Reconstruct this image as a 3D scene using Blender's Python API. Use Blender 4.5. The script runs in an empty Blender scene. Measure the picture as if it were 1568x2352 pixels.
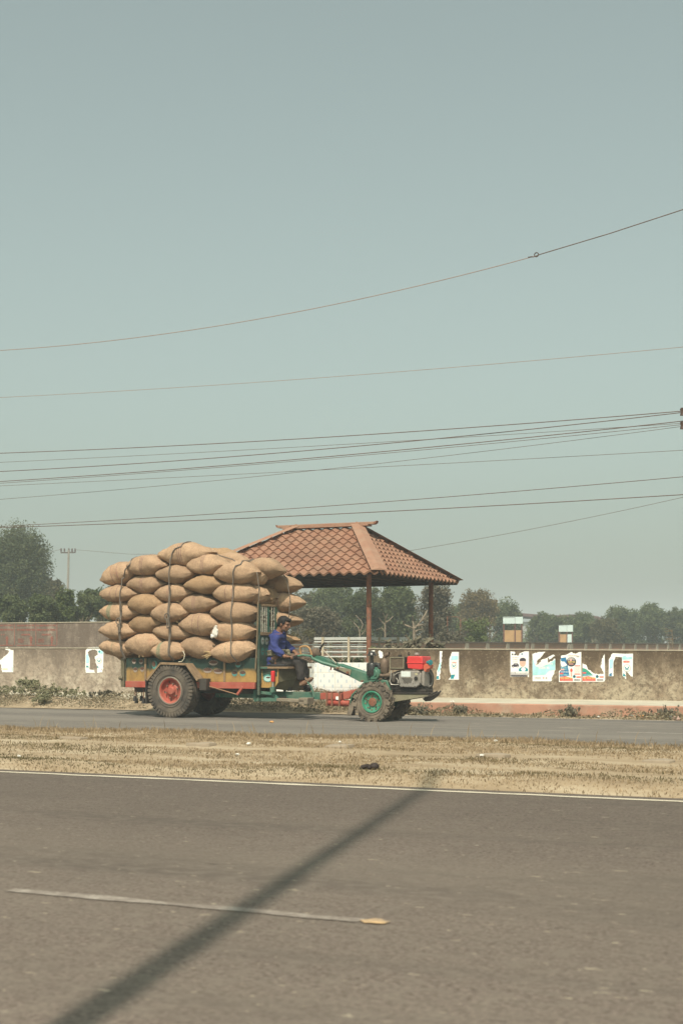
import bpy, bmesh, math, random
from mathutils import Vector, Matrix, noise
from mathutils.bvhtree import BVHTree
R_ = math.radians
random.seed(7)
SC = bpy.context.scene
COL = SC.collection
# ---------------------------------------------------------------- survey: the camera and the frames of road and vehicle
FL, CX, YH, CH = 3267.0, 784.0, 1500.0, 1.05
RA = R_(25.0)                      # the road runs right and towards the camera
F_ = Vector((math.cos(RA), -math.sin(RA))); L_ = Vector((math.sin(RA), math.cos(RA)))
TA = R_(27.0)                      # heading of the trailer and tractor
TF = Vector((math.cos(TA), -math.sin(TA))); TL = Vector((math.sin(TA), math.cos(TA)))
TO = Vector((-2.73, 23.2)) + TL * 0.52
WORLD = (Vector((0, 0, 0)), 0.0)
ROAD = (Vector((0, 0, 0)), -RA)    # local x along the road, local y across it
CART = (Vector((TO.x, TO.y, 0)), -TA)
def zm(x0, y0, s): return lambda a, b: ((x0 + a*s)/1.22449, (y0 + b*s)/1.22449)
ONE = lambda a, b: (a, b)
Z1 = zm(270, 1500, .382653); Z2 = zm(690, 1680, .382653); Z3 = zm(620, 1440, .446429)
ZD = zm(700, 1690, .127551); ZT = zm(880, 1800, .242347); ZW = zm(340, 1820, .216837)
ZH = zm(860, 1780, .127551); ZB = zm(560, 1820, .191327); ZP = zm(1400, 1800, .255102)
Z6 = zm(0, 1740, .204082); Z5 = zm(1180, 1600, .471939)
def uv_(px, py): return (px-CX)/FL, (py-YH)/FL
def T(zf, a, b, y):                # a sighted point on the cart's plane y -> cart x, z
    u, v = uv_(*zf(a, b)); d = Vector((u, 1))
    Z = (y + TO.dot(TL))/d.dot(TL); p = d*Z - TO
    return p.dot(TF), CH - v*Z
def T3(zf, a, b, y):
    x, z = T(zf, a, b, y); return Vector((x, y, z))
def RD(px, py, s, zf=ONE):         # a sighted point on the road-parallel plane s -> t, z
    u, v = uv_(*zf(px, py)); d = Vector((u, 1))
    Z = s/d.dot(L_); return (d*Z).dot(F_), CH - v*Z
def AT(px, py, Z):                 # a sighted point at distance Z -> world
    u, v = uv_(px, py); return Vector((u*Z, Z, CH - v*Z))
def GR(px, py, z=0.0):             # a sighted point on level ground z -> road frame t, s
    u, v = uv_(px, py); Z = (CH - z)/v; p = Vector((u*Z, Z)); return p.dot(F_), p.dot(L_)
def TX(px, s): return RD(px, YH, s)[0]
# ---------------------------------------------------------------- mesh builder
OFF = {}
def rotz(v, a):
    c, s = math.cos(a), math.sin(a); return Vector((c*v.x - s*v.y, s*v.x + c*v.y, v.z))
def tag(o, label=None, cat=None, group=None, kind=None):
    if label: o['label'] = label
    if cat: o['category'] = cat
    if group: o['group'] = group
    if kind: o['kind'] = kind
    return o
def thing(name, label, cat, frame=WORLD, off=(0, 0, 0), group=None):
    off = Vector(off); o = bpy.data.objects.new(name, None); COL.objects.link(o)
    o.location = frame[0] + rotz(off, frame[1]); o.rotation_euler = (0, 0, frame[1]); o.empty_display_size = .2
    OFF[o.name] = off; tag(o, label, cat, group); return o
class MB:
    def __init__(s): s.v = []; s.f = []; s.m = []; s.uv = []
    def add(s, vs, fs, mi=0, uv=None):
        n = len(s.v); s.v += [Vector(p) for p in vs]
        for f in fs:
            s.f.append([n+i for i in f]); s.m.append(mi); s.uv.append(uv)
        return s
    def box(s, c, d, rot=None, mi=0):
        c = Vector(c); hx, hy, hz = d[0]/2, d[1]/2, d[2]/2
        P = [Vector((sx*hx, sy*hy, sz*hz)) for sx in (-1, 1) for sy in (-1, 1) for sz in (-1, 1)]
        if rot is not None: P = [rot @ p for p in P]
        return s.add([c+p for p in P], [(0,1,3,2),(4,6,7,5),(0,4,5,1),(2,3,7,6),(0,2,6,4),(1,5,7,3)], mi)
    def span(s, a, b, mi=0):
        a, b = Vector(a), Vector(b); return s.box((a+b)/2, [abs(q) for q in (b-a)], None, mi)
    def bar(s, p0, p1, w, h, mi=0, up=(0, 0, 1)):      # a rectangular bar between two points
        p0, p1 = Vector(p0), Vector(p1); d = p1-p0; x = d.normalized()
        y = Vector(up).cross(x)
        if y.length < 1e-4: y = Vector((0, 1, 0))
        y.normalize(); z = x.cross(y)
        M = Matrix((x, y, z)).transposed(); return s.box((p0+p1)/2, (d.length, w, h), M, mi)
    def tube(s, path, r, n=8, mi=0, cap=True):
        P = [Vector(p) for p in path]; rs = r if isinstance(r, (list, tuple)) else [r]*len(P)
        vs = []; fs = []; nrm = None
        for i, p in enumerate(P):
            d = (P[min(i+1, len(P)-1)] - P[max(i-1, 0)])
            d = d.normalized() if d.length > 1e-9 else Vector((0, 0, 1))
            if nrm is None:
                nrm = d.cross(Vector((0, 0, 1)))
                if nrm.length < 1e-3: nrm = d.cross(Vector((1, 0, 0)))
            nrm = (nrm - d*nrm.dot(d)).normalized(); b = d.cross(nrm)
            for k in range(n):
                a = 2*math.pi*k/n; vs.append(p + (nrm*math.cos(a) + b*math.sin(a))*rs[i])
        for i in range(len(P)-1):
            for k in range(n):
                k2 = (k+1) % n; fs.append((i*n+k, i*n+k2, (i+1)*n+k2, (i+1)*n+k))
        if cap: fs.append(tuple(range(n-1, -1, -1))); fs.append(tuple((len(P)-1)*n+k for k in range(n)))
        return s.add(vs, fs, mi)
    def cyl(s, p0, p1, r0, r1=None, n=18, mi=0): return s.tube([p0, p1], [r0, r0 if r1 is None else r1], n, mi)
    def lathe(s, prof, o, axis=(0, 1, 0), n=32, mi=0, closed=False):   # prof: (radius, along the axis)
        o = Vector(o); ax = Vector(axis).normalized(); e = ax.cross(Vector((0, 0, 1)))
        if e.length < 1e-3: e = Vector((1, 0, 0))
        e.normalize(); g = ax.cross(e); vs = []; fs = []; m = len(prof)
        for k in range(n):
            a = 2*math.pi*k/n
            for (r, h) in prof: vs.append(o + ax*h + (e*math.cos(a) + g*math.sin(a))*r)
        for k in range(n):
            k2 = (k+1) % n
            for i in range(m if closed else m-1):
                j = (i+1) % m; fs.append((k*m+i, k*m+j, k2*m+j, k2*m+i))
        return s.add(vs, fs, mi)
    def prism(s, poly, y0, y1, mi=0):                    # poly of (x, z) pushed along y
        n = len(poly); vs = [(x, y0, z) for x, z in poly] + [(x, y1, z) for x, z in poly]
        fs = [tuple(range(n)), tuple(range(2*n-1, n-1, -1))] + [(i, n+i, n+(i+1) % n, (i+1) % n) for i in range(n)]
        return s.add(vs, fs, mi)
    def ball(s, c, r, nu=16, nv=10, rot=None, mi=0):
        c = Vector(c); r = (r, r, r) if not isinstance(r, (list, tuple)) else r; vs = []; fs = []
        for j in range(nv+1):
            th = math.pi*j/nv
            for i in range(nu):
                a = 2*math.pi*i/nu; p = Vector((r[0]*math.sin(th)*math.cos(a), r[1]*math.sin(th)*math.sin(a), r[2]*math.cos(th)))
                vs.append(c + (rot @ p if rot is not None else p))
        for j in range(nv):
            for i in range(nu): fs.append((j*nu+i, (j+1)*nu+i, (j+1)*nu+(i+1) % nu, j*nu+(i+1) % nu))
        return s.add(vs, fs, mi)
    def oval(s, x, z, rx, rz, y, mi=0, n=16, a0=0, a1=360):     # flat oval facing -y
        pts = [(x + rx*math.cos(R_(a0+(a1-a0)*k/n)), y, z + rz*math.sin(R_(a0+(a1-a0)*k/n))) for k in range(n if a1-a0 == 360 else n+1)]
        return s.add(pts, [tuple(range(len(pts)))], mi)
    def flat(s, poly, y, mi=0):
        return s.add([(x, y, z) for x, z in poly], [tuple(range(len(poly)))], mi)
    def build(s, name, mats, parent=None, frame=WORLD, off=None, smooth=40, bevel=0, label=None, weld=False):
        me = bpy.data.meshes.new(name)
        if parent is not None: off = OFF[parent.name]
        elif off is None: off = Vector((0, 0, 0))
        off = Vector(off)
        me.from_pydata([p-off for p in s.v], [], s.f)
        for m in (mats if isinstance(mats, (list, tuple)) else [mats]): me.materials.append(m)
        me.polygons.foreach_set('material_index', s.m)
        if any(u is not None for u in s.uv):
            lay = me.uv_layers.new(name='uv'); dat = []
            for p, u in zip(s.f, s.uv):
                if u is None: dat += [0.0, 0.0]*len(p)
                elif isinstance(u[0], (tuple, list)):
                    for q in u: dat += [q[0], q[1]]
                else: dat += [u[0], u[1]]*len(p)
            lay.data.foreach_set('uv', dat)
        bm = bmesh.new(); bm.from_mesh(me)
        if weld: bmesh.ops.remove_doubles(bm, verts=bm.verts, dist=1e-4)
        if smooth is not False and smooth != 'leaf': bmesh.ops.recalc_face_normals(bm, faces=bm.faces)
        bm.to_mesh(me); bm.free()
        if smooth and smooth != 'leaf':
            me.shade_smooth(); me.set_sharp_from_angle(angle=R_(smooth))
        o = bpy.data.objects.new(name, me); COL.objects.link(o); OFF[o.name] = off
        if parent is not None: o.parent = parent
        else: o.location = frame[0] + rotz(off, frame[1]); o.rotation_euler = (0, 0, frame[1])
        if bevel:
            b = o.modifiers.new('edge', 'BEVEL'); b.width = bevel; b.segments = 2; b.limit_method = 'ANGLE'; b.angle_limit = R_(40)
        if label: o['label'] = label
        return o
# ---------------------------------------------------------------- materials
MATS = {}
def new_mat(name):
    m = bpy.data.materials.new(name); m.use_nodes = True; nt = m.node_tree
    return m, nt, nt.nodes['Principled BSDF']
def N(nt, typ, **kw):
    n = nt.nodes.new(typ)
    for k, v in kw.items():
        if k in n.inputs: n.inputs[k].default_value = v
        else: setattr(n, k, v)
    return n
def ramp(nt, src, stops):
    r = nt.nodes.new('ShaderNodeValToRGB'); e = r.color_ramp.elements
    while len(e) < len(stops): e.new(.5)
    for el, (p, c) in zip(e, stops):
        el.position = p; el.color = (c, c, c, 1) if isinstance(c, (int, float)) else (*c, 1)
    nt.links.new(src, r.inputs[0]); return r.outputs[0]
def noise_n(nt, vec, scale, detail=4, rough=.6, dist=0):
    n = N(nt, 'ShaderNodeTexNoise', Scale=scale, Detail=detail, Roughness=rough, Distortion=dist)
    if vec is not None: nt.links.new(vec, n.inputs['Vector'])
    return n.outputs['Fac']
def mixc(nt, fac, a, b, mode='MIX'):
    m = nt.nodes.new('ShaderNodeMix'); m.data_type = 'RGBA'; m.blend_type = mode
    for sock, val in ((m.inputs[0], fac), (m.inputs[6], a), (m.inputs[7], b)):
        if hasattr(val, 'is_output'): nt.links.new(val, sock)
        elif isinstance(val, (int, float)): sock.default_value = val
        else: sock.default_value = (*val, 1)
    return m.outputs[2]
def math_n(nt, op, a, b=None, clamp=False):
    m = nt.nodes.new('ShaderNodeMath'); m.operation = op; m.use_clamp = clamp
    for i, v in enumerate((a, b)):
        if v is None: continue
        if hasattr(v, 'is_output'): nt.links.new(v, m.inputs[i])
        else: m.inputs[i].default_value = v
    return m.outputs[0]
def bump(nt, bs, h, strength=.3, dist=.01):
    b = N(nt, 'ShaderNodeBump', Strength=strength, Distance=dist); nt.links.new(h, b.inputs['Height'])
    nt.links.new(b.outputs[0], bs.inputs['Normal'])
def mul(c, k): return tuple(min(1, x*k) for x in c)
DUST = (.34, .27, .19)
def mat(name, col, rough=.75, var=.18, scale=6, dust=.0, dscale=5, bmp=.25, bscale=80, metal=0, spec=.3, chips=None):
    if name in MATS: return MATS[name]
    m, nt, bs = new_mat(name); tc = N(nt, 'ShaderNodeTexCoord').outputs['Object']
    c = ramp(nt, noise_n(nt, tc, scale, 5), [(.25, mul(col, 1-var)), (.75, mul(col, 1+var))])
    if chips:
        k = ramp(nt, noise_n(nt, tc, chips[1], 6, .7), [(chips[2], 0), (chips[2]+.06, 1)]); c = mixc(nt, k, c, chips[0])
    if dust:
        k = ramp(nt, noise_n(nt, tc, dscale, 5, .65), [(.35, 0), (.75, dust)]); c = mixc(nt, k, c, DUST)
    nt.links.new(c, bs.inputs['Base Color']); bs.inputs['Roughness'].default_value = rough
    bs.inputs['Metallic'].default_value = metal; bs.inputs['Specular IOR Level'].default_value = spec
    if bmp: bump(nt, bs, noise_n(nt, tc, bscale, 4), bmp, .004)
    MATS[name] = m; return m
def leaf_mat(name, c0, c1, c2, trans=.25):
    m, nt, bs = new_mat(name); uv = N(nt, 'ShaderNodeUVMap').outputs[0]
    sx = N(nt, 'ShaderNodeSeparateXYZ'); nt.links.new(uv, sx.inputs[0])
    c = ramp(nt, sx.outputs[0], [(0, c0), (.5, c1), (1, c2)])
    nt.links.new(c, bs.inputs['Base Color']); bs.inputs['Roughness'].default_value = .6; bs.inputs['Specular IOR Level'].default_value = .25
    if trans:
        t = N(nt, 'ShaderNodeBsdfTranslucent'); nt.links.new(c, t.inputs[0]); mx = N(nt, 'ShaderNodeMixShader'); mx.inputs[0].default_value = trans
        nt.links.new(bs.outputs[0], mx.inputs[1]); nt.links.new(t.outputs[0], mx.inputs[2])
        nt.links.new(mx.outputs[0], nt.nodes['Material Output'].inputs[0])
    return m
SKY_STRENGTH, SKY_TINT, HAZE = .122, (.92, 1.055, .925), .0017
# ---------------------------------------------------------------- camera, light, sky
cam = bpy.data.cameras.new('camera'); co = bpy.data.objects.new('camera', cam); COL.objects.link(co)
co.location = (0, 0, CH); co.rotation_euler = (R_(90), 0, 0)
cam.lens = 50; cam.sensor_fit = 'VERTICAL'; cam.sensor_height = 36; cam.sensor_width = 24
cam.shift_y = 324/2352; cam.clip_start = .05; cam.clip_end = 3000
cam.dof.use_dof = True; cam.dof.focus_distance = 22.5; cam.dof.aperture_fstop = 4.0
SC.camera = co
SUN_EL = R_(54); SUN_AZ = Vector((-.197, -.98)).normalized()      # towards the sun, in plan
to_sun = Vector((SUN_AZ.x*math.cos(SUN_EL), SUN_AZ.y*math.cos(SUN_EL), math.sin(SUN_EL)))
sl = bpy.data.lights.new('sun', 'SUN'); sl.energy = 4.5; sl.angle = R_(.5); sl.color = (1, .895, .765)
so = bpy.data.objects.new('sun', sl); COL.objects.link(so); so.location = (-4, -20, 30)
so.rotation_euler = to_sun.to_track_quat('Z', 'Y').to_euler()
w = bpy.data.worlds.new('World'); SC.world = w; w.use_nodes = True; nt = w.node_tree
bg = nt.nodes['Background']; bg.inputs[1].default_value = SKY_STRENGTH
sky = nt.nodes.new('ShaderNodeTexSky'); sky.sky_type = 'NISHITA'; sky.sun_disc = False
sky.sun_elevation = SUN_EL; sky.sun_rotation = math.atan2(SUN_AZ.x, SUN_AZ.y)
sky.air_density = 1.2; sky.dust_density = 4.0; sky.ozone_density = 1.0
hs = nt.nodes.new('ShaderNodeHueSaturation'); hs.inputs['Saturation'].default_value = .36
nt.links.new(sky.outputs[0], hs.inputs['Color'])
tint = mixc(nt, 1.0, hs.outputs[0], SKY_TINT, 'MULTIPLY'); nt.links.new(tint, bg.inputs[0])
vs = SC.view_settings; SC.display_settings.display_device = 'sRGB'
vs.view_transform = 'Standard'; vs.look = 'None'; vs.exposure = .06; vs.gamma = 1
SC.cycles.use_denoising = True; SC.cycles.max_bounces = 6; SC.cycles.transparent_max_bounces = 6; SC.cycles.volume_bounces = 1
# ---------------------------------------------------------------- haze
m, nt, bs = new_mat('haze'); nt.nodes.remove(bs)
pv = N(nt, 'ShaderNodeVolumePrincipled', Density=HAZE, Anisotropy=0.0); pv.inputs['Color'].default_value = (.86, .95, 1.0, 1)
nt.links.new(pv.outputs[0], nt.nodes['Material Output'].inputs['Volume'])
hz = MB().span((-420, -60, -1.5), (420, 640, 20.5)).build('haze', m, smooth=False); tag(hz, kind='stuff')
# ---------------------------------------------------------------- ground, roads, median, verge, footpath
def ground_mat(name, cols, scale, bmp=.5, bscale=30, streak=None, pts=None):
    m, nt, bs = new_mat(name); tc = N(nt, 'ShaderNodeTexCoord').outputs['Object']; v = tc
    if streak:
        mp = N(nt, 'ShaderNodeMapping'); mp.inputs['Scale'].default_value = streak; nt.links.new(tc, mp.inputs[0]); v = mp.outputs[0]
    c = ramp(nt, noise_n(nt, v, scale, 8, .65, .3), cols)
    if pts:
        for (sc_, lo, hi, colr, st) in pts:
            mp = N(nt, 'ShaderNodeMapping'); mp.inputs['Scale'].default_value = st; nt.links.new(tc, mp.inputs[0])
            k = ramp(nt, noise_n(nt, mp.outputs[0], sc_, 3, .6), ([(lo, 0), (hi, 1)] if lo > .4 else [(lo, 1), (hi, 0)])); c = mixc(nt, k, c, colr)
    nt.links.new(c, bs.inputs['Base Color']); bs.inputs['Roughness'].default_value = .9; bs.inputs['Specular IOR Level'].default_value = .2
    bump(nt, bs, noise_n(nt, tc, bscale, 6, .7), bmp, .02); return m
M_far = ground_mat('field_earth', [(.3, (.12, .105, .06)), (.7, (.2, .165, .1))], .6)
SLOT = []
g = MB(); g.add([(-400, -50, -.06), (400, -50, -.06), (400, 620, -.06), (-400, 620, -.06)], [(0, 1, 2, 3)])
tag(g.build('ground', M_far, smooth=False), kind='structure')
ASPH = [(.36, (.094, .073, .058)), (.5, (.158, .126, .103)), (.64, (.232, .191, .156))]
M_road = ground_mat('near_asphalt', ASPH, 45, .7, 160,
    pts=[(.35, .45, .75, (.185, .155, .122), (.12, 1.0, 1)), (.9, .50, .72, (.128, .105, .086), (.15, 1.6, 1)), (9, .45, .72, (.19, .16, .128), (1, 1.6, 1)), (7.5, .665, .72, (.32, .27, .20), (.9, 1.6, 1)), (16.0, .66, .72, (.36, .31, .23), (.7, 1.3, 1)), (11.0, .26, .32, (.075, .06, .05), (.8, 1.6, 1))])
M_road2 = ground_mat('far_asphalt', [(.3, (.118, .104, .09)), (.5, (.15, .134, .115)), (.75, (.195, .175, .148))], 12, .4, 200,
    pts=[(2.6, .62, .68, (.32, .28, .22), (.3, 2.6, 1)), (.7, .42, .7, (.21, .19, .16), (.1, 1.2, 1)), (1.0, .58, .7, (.10, .095, .088), (.12, 2.0, 1))])
def strip(name, m, s0, s1, z, t0=-30, t1=14):
    o = MB().add([(t0, s0, z), (t1, s0, z), (t1, s1, z), (t0, s1, z)], [(0, 1, 2, 3)]).build(name, m, frame=ROAD, off=((t0+t1)/2, (s0+s1)/2, z), smooth=False)
    return tag(o, kind='structure')
strip('near_road', M_road, -8, 10.34, 0, -60, 60)
strip('far_road', M_road2, 14.3, 22.15, 0, -60, 60)
def grid(name, m, t0, t1, s0, s1, dt, ds, zf, kind='structure'):
    b = MB(); nt_ = int((t1-t0)/dt)+1; ns = int((s1-s0)/ds)+1
    vs_ = [(t0+(t1-t0)*i/(nt_-1), s0+(s1-s0)*j/(ns-1)) for j in range(ns) for i in range(nt_)]
    b.add([(t, s, zf(t, s)) for t, s in vs_], [(j*nt_+i, j*nt_+i+1, (j+1)*nt_+i+1, (j+1)*nt_+i) for j in range(ns-1) for i in range(nt_-1)])
    o = b.build(name, m, frame=ROAD, off=((t0+t1)/2, (s0+s1)/2, 0), smooth=180); return tag(o, kind=kind)
def nz(t, s, k, seed=0): return noise.noise(Vector((t*k, s*k, seed*7.3)))
def sstep(a, b, x): x = max(0, min(1, (x-a)/(b-a))); return x*x*(3-2*x)
def med_z(t, s):
    e = sstep(10.18, 10.7, s)*(1-sstep(14.2, 14.75, s))
    return -.03 + e*(.10 + .05*sstep(11.2, 13, s) + .03*nz(t*.6, s, 1.2, 1) + .012*nz(t, s, 5, 2))
M_med = ground_mat('dry_earth', [(.3, (.225, .165, .10)), (.5, (.325, .25, .16)), (.72, (.45, .375, .265))], 1.3, .7, 26, (.55, 2.2, 1))
grid('median', M_med, TX(-1900, 12.4), TX(3300, 12.4), 10.12, 14.8, .12, .06, med_z)
TK = TX(930, 22.5)
def verge_z(t, s):
    rise = sstep(22.0, 23.0, s); left = 1-sstep(TK-.6, TK+.5, t)
    return -.02 + (.03 + .17*rise)*(left + (1-left)*.18) + left*.05*rise*nz(t, s, 1.1, 3) + .012*nz(t, s, 5, 4)*(.3+rise)
M_verge = ground_mat('verge_earth', [(.3, (.20, .15, .095)), (.5, (.33, .255, .165)), (.72, (.44, .35, .24))], 2.2, .8, 24)
grid('verge', M_verge, TX(-900, 22.5), TX(2500, 22.5), 21.9, 23.7, .1, .06, verge_z)
M_path = ground_mat('path_concrete', [(.3, (.36, .32, .24)), (.6, (.50, .46, .36))], 2.0, .3, 40)
nd = M_road.node_tree; bs_ = nd.nodes['Principled BSDF']; src = bs_.inputs['Base Color'].links[0].from_socket      # asphalt turns paler towards the nearer lane, with noise
tc_ = N(nd, 'ShaderNodeTexCoord').outputs['Object']; sp_ = N(nd, 'ShaderNodeSeparateXYZ'); nd.links.new(tc_, sp_.inputs[0])
aa = math_n(nd, 'ADD', math_n(nd, 'MULTIPLY', sp_.outputs[1], -.12), math_n(nd, 'MULTIPLY', noise_n(nd, tc_, .45, 6, .7), .8))
kk = ramp(nd, math_n(nd, 'ADD', aa, .62), [(.12, .84), (.78, 1.32)]); nd.links.new(mixc(nd, 1.0, src, kk, 'MULTIPLY'), bs_.inputs['Base Color'])
def redkerb():
    m, nt, bs = new_mat('kerb_paint'); tc = N(nt, 'ShaderNodeTexCoord').outputs['Object']
    c = ramp(nt, noise_n(nt, tc, 3, 6, .7), [(.3, (.30, .165, .110)), (.6, (.42, .225, .15))])
    k = ramp(nt, noise_n(nt, tc, 1.3, 6, .7), [(.52, 0), (.68, .8)]); c = mixc(nt, k, c, (.42, .34, .25))
    nt.links.new(c, bs.inputs['Base Color']); bs.inputs['Roughness'].default_value = .9; bump(nt, bs, noise_n(nt, tc, 40, 5), .4, .01); return m
k = MB(); k.span((TK-.5, 22.85, -.05), (14, 23.0, .198))
kb = k.build('kerb', redkerb(), frame=ROAD, off=(-4, 22.9, 0), bevel=.015); tag(kb, kind='structure')
p = MB(); p.span((-50, 23.004, -.05), (14, 25.9, .2)); tag(p.build('footpath', M_path, frame=ROAD, off=(-12, 24.4, 0), smooth=False), kind='structure')
# painted road markings
def paint_mat(name, colr, wear):
    m, nt, bs = new_mat(name); tc = N(nt, 'ShaderNodeTexCoord').outputs['Object']
    k = ramp(nt, noise_n(nt, tc, 6, 8, .82), [(wear-.04, 0), (wear+.14, 1)]); nt.links.new(mixc(nt, k, (.185, .152, .124), colr), bs.inputs['Base Color'])
    bs.inputs['Roughness'].default_value = .85; return m
M_line = paint_mat('worn_white_paint', (.36, .32, .268), .50); M_edge = paint_mat('edge_paint', (.56, .50, .38), .30)
M_faint = paint_mat('faint_paint', (.36, .33, .28), .42); M_org = paint_mat('orange_paint', (.60, .40, .20), .42)
def line(name, s0, s1, t0, t1, m, jag=.012, z=.004):
    b = MB(); n = max(2, int((t1-t0)/.08)); lo = []; hi = []
    for i in range(n+1):
        t = t0+(t1-t0)*i/n
        lo.append((t, s0 + jag*noise.noise(Vector((t*3, s0, 1))), z)); hi.append((t, s1 + jag*noise.noise(Vector((t*3, s1, 5))), z))
    b.add(lo+hi, [(i, i+1, n+2+i, n+1+i) for i in range(n)])
    return tag(b.build(name, m, frame=ROAD, off=((t0+t1)/2, s0, 0), smooth=False), kind='structure')
line('road_marking', 10.07, 10.15, -40, 26, M_edge, .03)
tl0, sl0 = GR(20, 2047); tl1, sl1 = GR(835, 2114)
line('road_marking', (sl0+sl1)/2-.04, (sl0+sl1)/2+.04, tl0, tl1, M_line, .03)
ts, ss = GR(862, 2119)
b = MB(); b.add([(ts+.055*math.cos(a*.524)*(1+.25*math.sin(a*2.3)), ss+.05*math.sin(a*.524)*(1+.3*math.cos(a*1.7)), .006) for a in range(12)], [tuple(range(12))]); tag(b.build('road_marking', M_org, frame=ROAD, off=(ts, ss, 0), smooth=False), kind='structure')
tr0, sr0 = GR(1415, 1682)
line('road_marking', sr0-.05, sr0+.05, tr0, tr0+4, M_faint, .03)
line('road_marking', 21.97, 22.1, -50, 20, M_faint, .03)
# ---------------------------------------------------------------- scribbled writing (headline bar with strokes hanging from it)
def script_word(b, x, z, w, h, y, mi=0, th=None, rnd=random):
    th = th or h*.17
    b.flat([(x, z+h), (x+w, z+h), (x+w, z+h-th), (x, z+h-th)], y, mi)
    n = max(1, int(w/(h*.62)))
    for i in range(n):
        cx = x + w*(i+.5)/n; k = rnd.random(); hw = w/n*.32
        b.flat([(cx+hw, z+h), (cx+hw+th, z+h), (cx+hw+th, z), (cx+hw, z)], y, mi)
        if k < .45:
            b.flat([(cx-hw, z+h*.55), (cx+hw, z+h*.8), (cx+hw, z+h*.8-th), (cx-hw, z+h*.55-th)], y, mi)
            b.flat([(cx-hw, z+h*.55), (cx+hw, z+h*.12), (cx+hw, z+h*.12-th), (cx-hw, z+h*.55-th)], y, mi)
        elif k < .8:
            b.flat([(cx-hw, z+h*.45), (cx-hw+th, z+h*.45), (cx+hw*.6, z), (cx+hw*.6-th, z)], y, mi)
            b.flat([(cx-hw, z+h*.85), (cx-hw+th, z+h*.85), (cx-hw+th, z+h*.4), (cx-hw, z+h*.4)], y, mi)
        else: b.flat([(cx-hw*.4, z+h*1.25), (cx-hw*.4+th, z+h*1.25), (cx-hw*.4+th, z+h*.2), (cx-hw*.4, z+h*.2)], y, mi)
def script_line(b, x0, x1, z, h, y, mi=0, rnd=random, gap=.45):
    x = x0
    while x < x1-h*.5:
        w = min(x1-x, h*rnd.uniform(1.4, 3.6)); script_word(b, x, z, w, h, y, mi, rnd=rnd); x += w + h*gap
# ---------------------------------------------------------------- walls
def wall_mat(name, base, stain, pale, ztop, zbot, seed=0.0):
    m, nt, bs = new_mat(name); tc = N(nt, 'ShaderNodeTexCoord').outputs['Object']
    mp = N(nt, 'ShaderNodeMapping'); mp.inputs['Location'].default_value = (seed, seed, 0); nt.links.new(tc, mp.inputs[0]); v = mp.outputs[0]
    z = N(nt, 'ShaderNodeSeparateXYZ'); nt.links.new(tc, z.inputs[0])
    hgt = N(nt, 'ShaderNodeMapRange'); nt.links.new(z.outputs[2], hgt.inputs[0]); hgt.inputs[1].default_value = 0; hgt.inputs[2].default_value = ztop-zbot
    low = math_n(nt, 'SUBTRACT', 1.0, hgt.outputs[0])
    cl = noise_n(nt, v, 1.5, 10, .74, .5)
    c = ramp(nt, cl, [(.36, mul(base, .62)), (.50, base), (.64, mul(base, 1.4))])
    a2 = math_n(nt, 'ADD', math_n(nt, 'MULTIPLY', low, .22), noise_n(nt, v, 2.6, 10, .76, .7))
    c = mixc(nt, ramp(nt, a2, [(.60, 0), (.74, .9)]), c, pale)
    st = N(nt, 'ShaderNodeMapping'); st.inputs['Scale'].default_value = (1, 1, .28); nt.links.new(v, st.inputs[0])
    a = math_n(nt, 'ADD', math_n(nt, 'MULTIPLY', hgt.outputs[0], .50), noise_n(nt, st.outputs[0], 3.2, 10, .74))
    c = mixc(nt, ramp(nt, a, [(.80, 0), (1.02, .95)]), c, stain)
    a3 = math_n(nt, 'ADD', math_n(nt, 'MULTIPLY', low, .8), noise_n(nt, v, 3, 8, .74))
    c = mixc(nt, ramp(nt, a3, [(1.18, 0), (1.32, .8)]), c, mul(stain, 1.15))
    c = mixc(nt, ramp(nt, noise_n(nt, v, 13, 8, .8), [(.40, .75), (.52, 0)]), c, mul(stain, 1.0))
    c = mixc(nt, ramp(nt, noise_n(nt, v, 19, 6, .8), [(.56, 0), (.68, .6)]), c, mul(pale, 1.0))
    nt.links.new(c, bs.inputs['Base Color']); bs.inputs['Roughness'].default_value = .95; bs.inputs['Specular IOR Level'].default_value = .15
    bump(nt, bs, noise_n(nt, v, 30, 8, .75), .5, .02); return m
WS = 25.45
M_wr = wall_mat('stained_plaster', (.225, .172, .118), (.092, .067, .045), (.42, .355, .255), 1.1, .2, 3.1)
M_wl = wall_mat('pale_plaster', (.295, .240, .185), (.165, .130, .100), (.47, .405, .32), 1.15, .1, 9.4)
M_wh = wall_mat('sooty_plaster', (.25, .205, .165), (.135, .107, .086), (.36, .31, .25), 1.75, .9, 5.2)
M_cap = mat('cement', (.33, .29, .22), .9, .2, 9, bmp=.4)
def wall(name, label, t0, t1, z0, ztop0, ztop1, s, th, m, capm=None):
    o = thing(name, label, 'wall', ROAD, ((t0+t1)/2, s+th/2, z0))
    n = 24; b = MB(); fr = []; bk = []
    for i in range(n+1):
        t = t0+(t1-t0)*i/n; zt = ztop0+(ztop1-ztop0)*i/n + .006*noise.noise(Vector((t*2, 0, 0)))
        fr += [(t, s, z0), (t, s, zt)]; bk += [(t, s+th, z0), (t, s+th, zt)]
    m_ = len(fr); fs = []
    for i in range(n):
        a = 2*i; fs += [(a, a+2, a+3, a+1), (m_+a, m_+a+1, m_+a+3, m_+a+2), (a+1, a+3, m_+a+3, m_+a+1)]
    fs += [(0, 1, m_+1, m_), (2*n, m_+2*n, m_+2*n+1, 2*n+1)]
    b.add(fr+bk, fs); b.build('plaster_face', m, o, smooth=30)
    if capm:
        b = MB(); b.bar((t0, s+th/2, ztop0+.014), (t1, s+th/2, ztop1+.014), th+.024, .022); b.build('coping', capm, o, bevel=.004)
    return o
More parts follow.
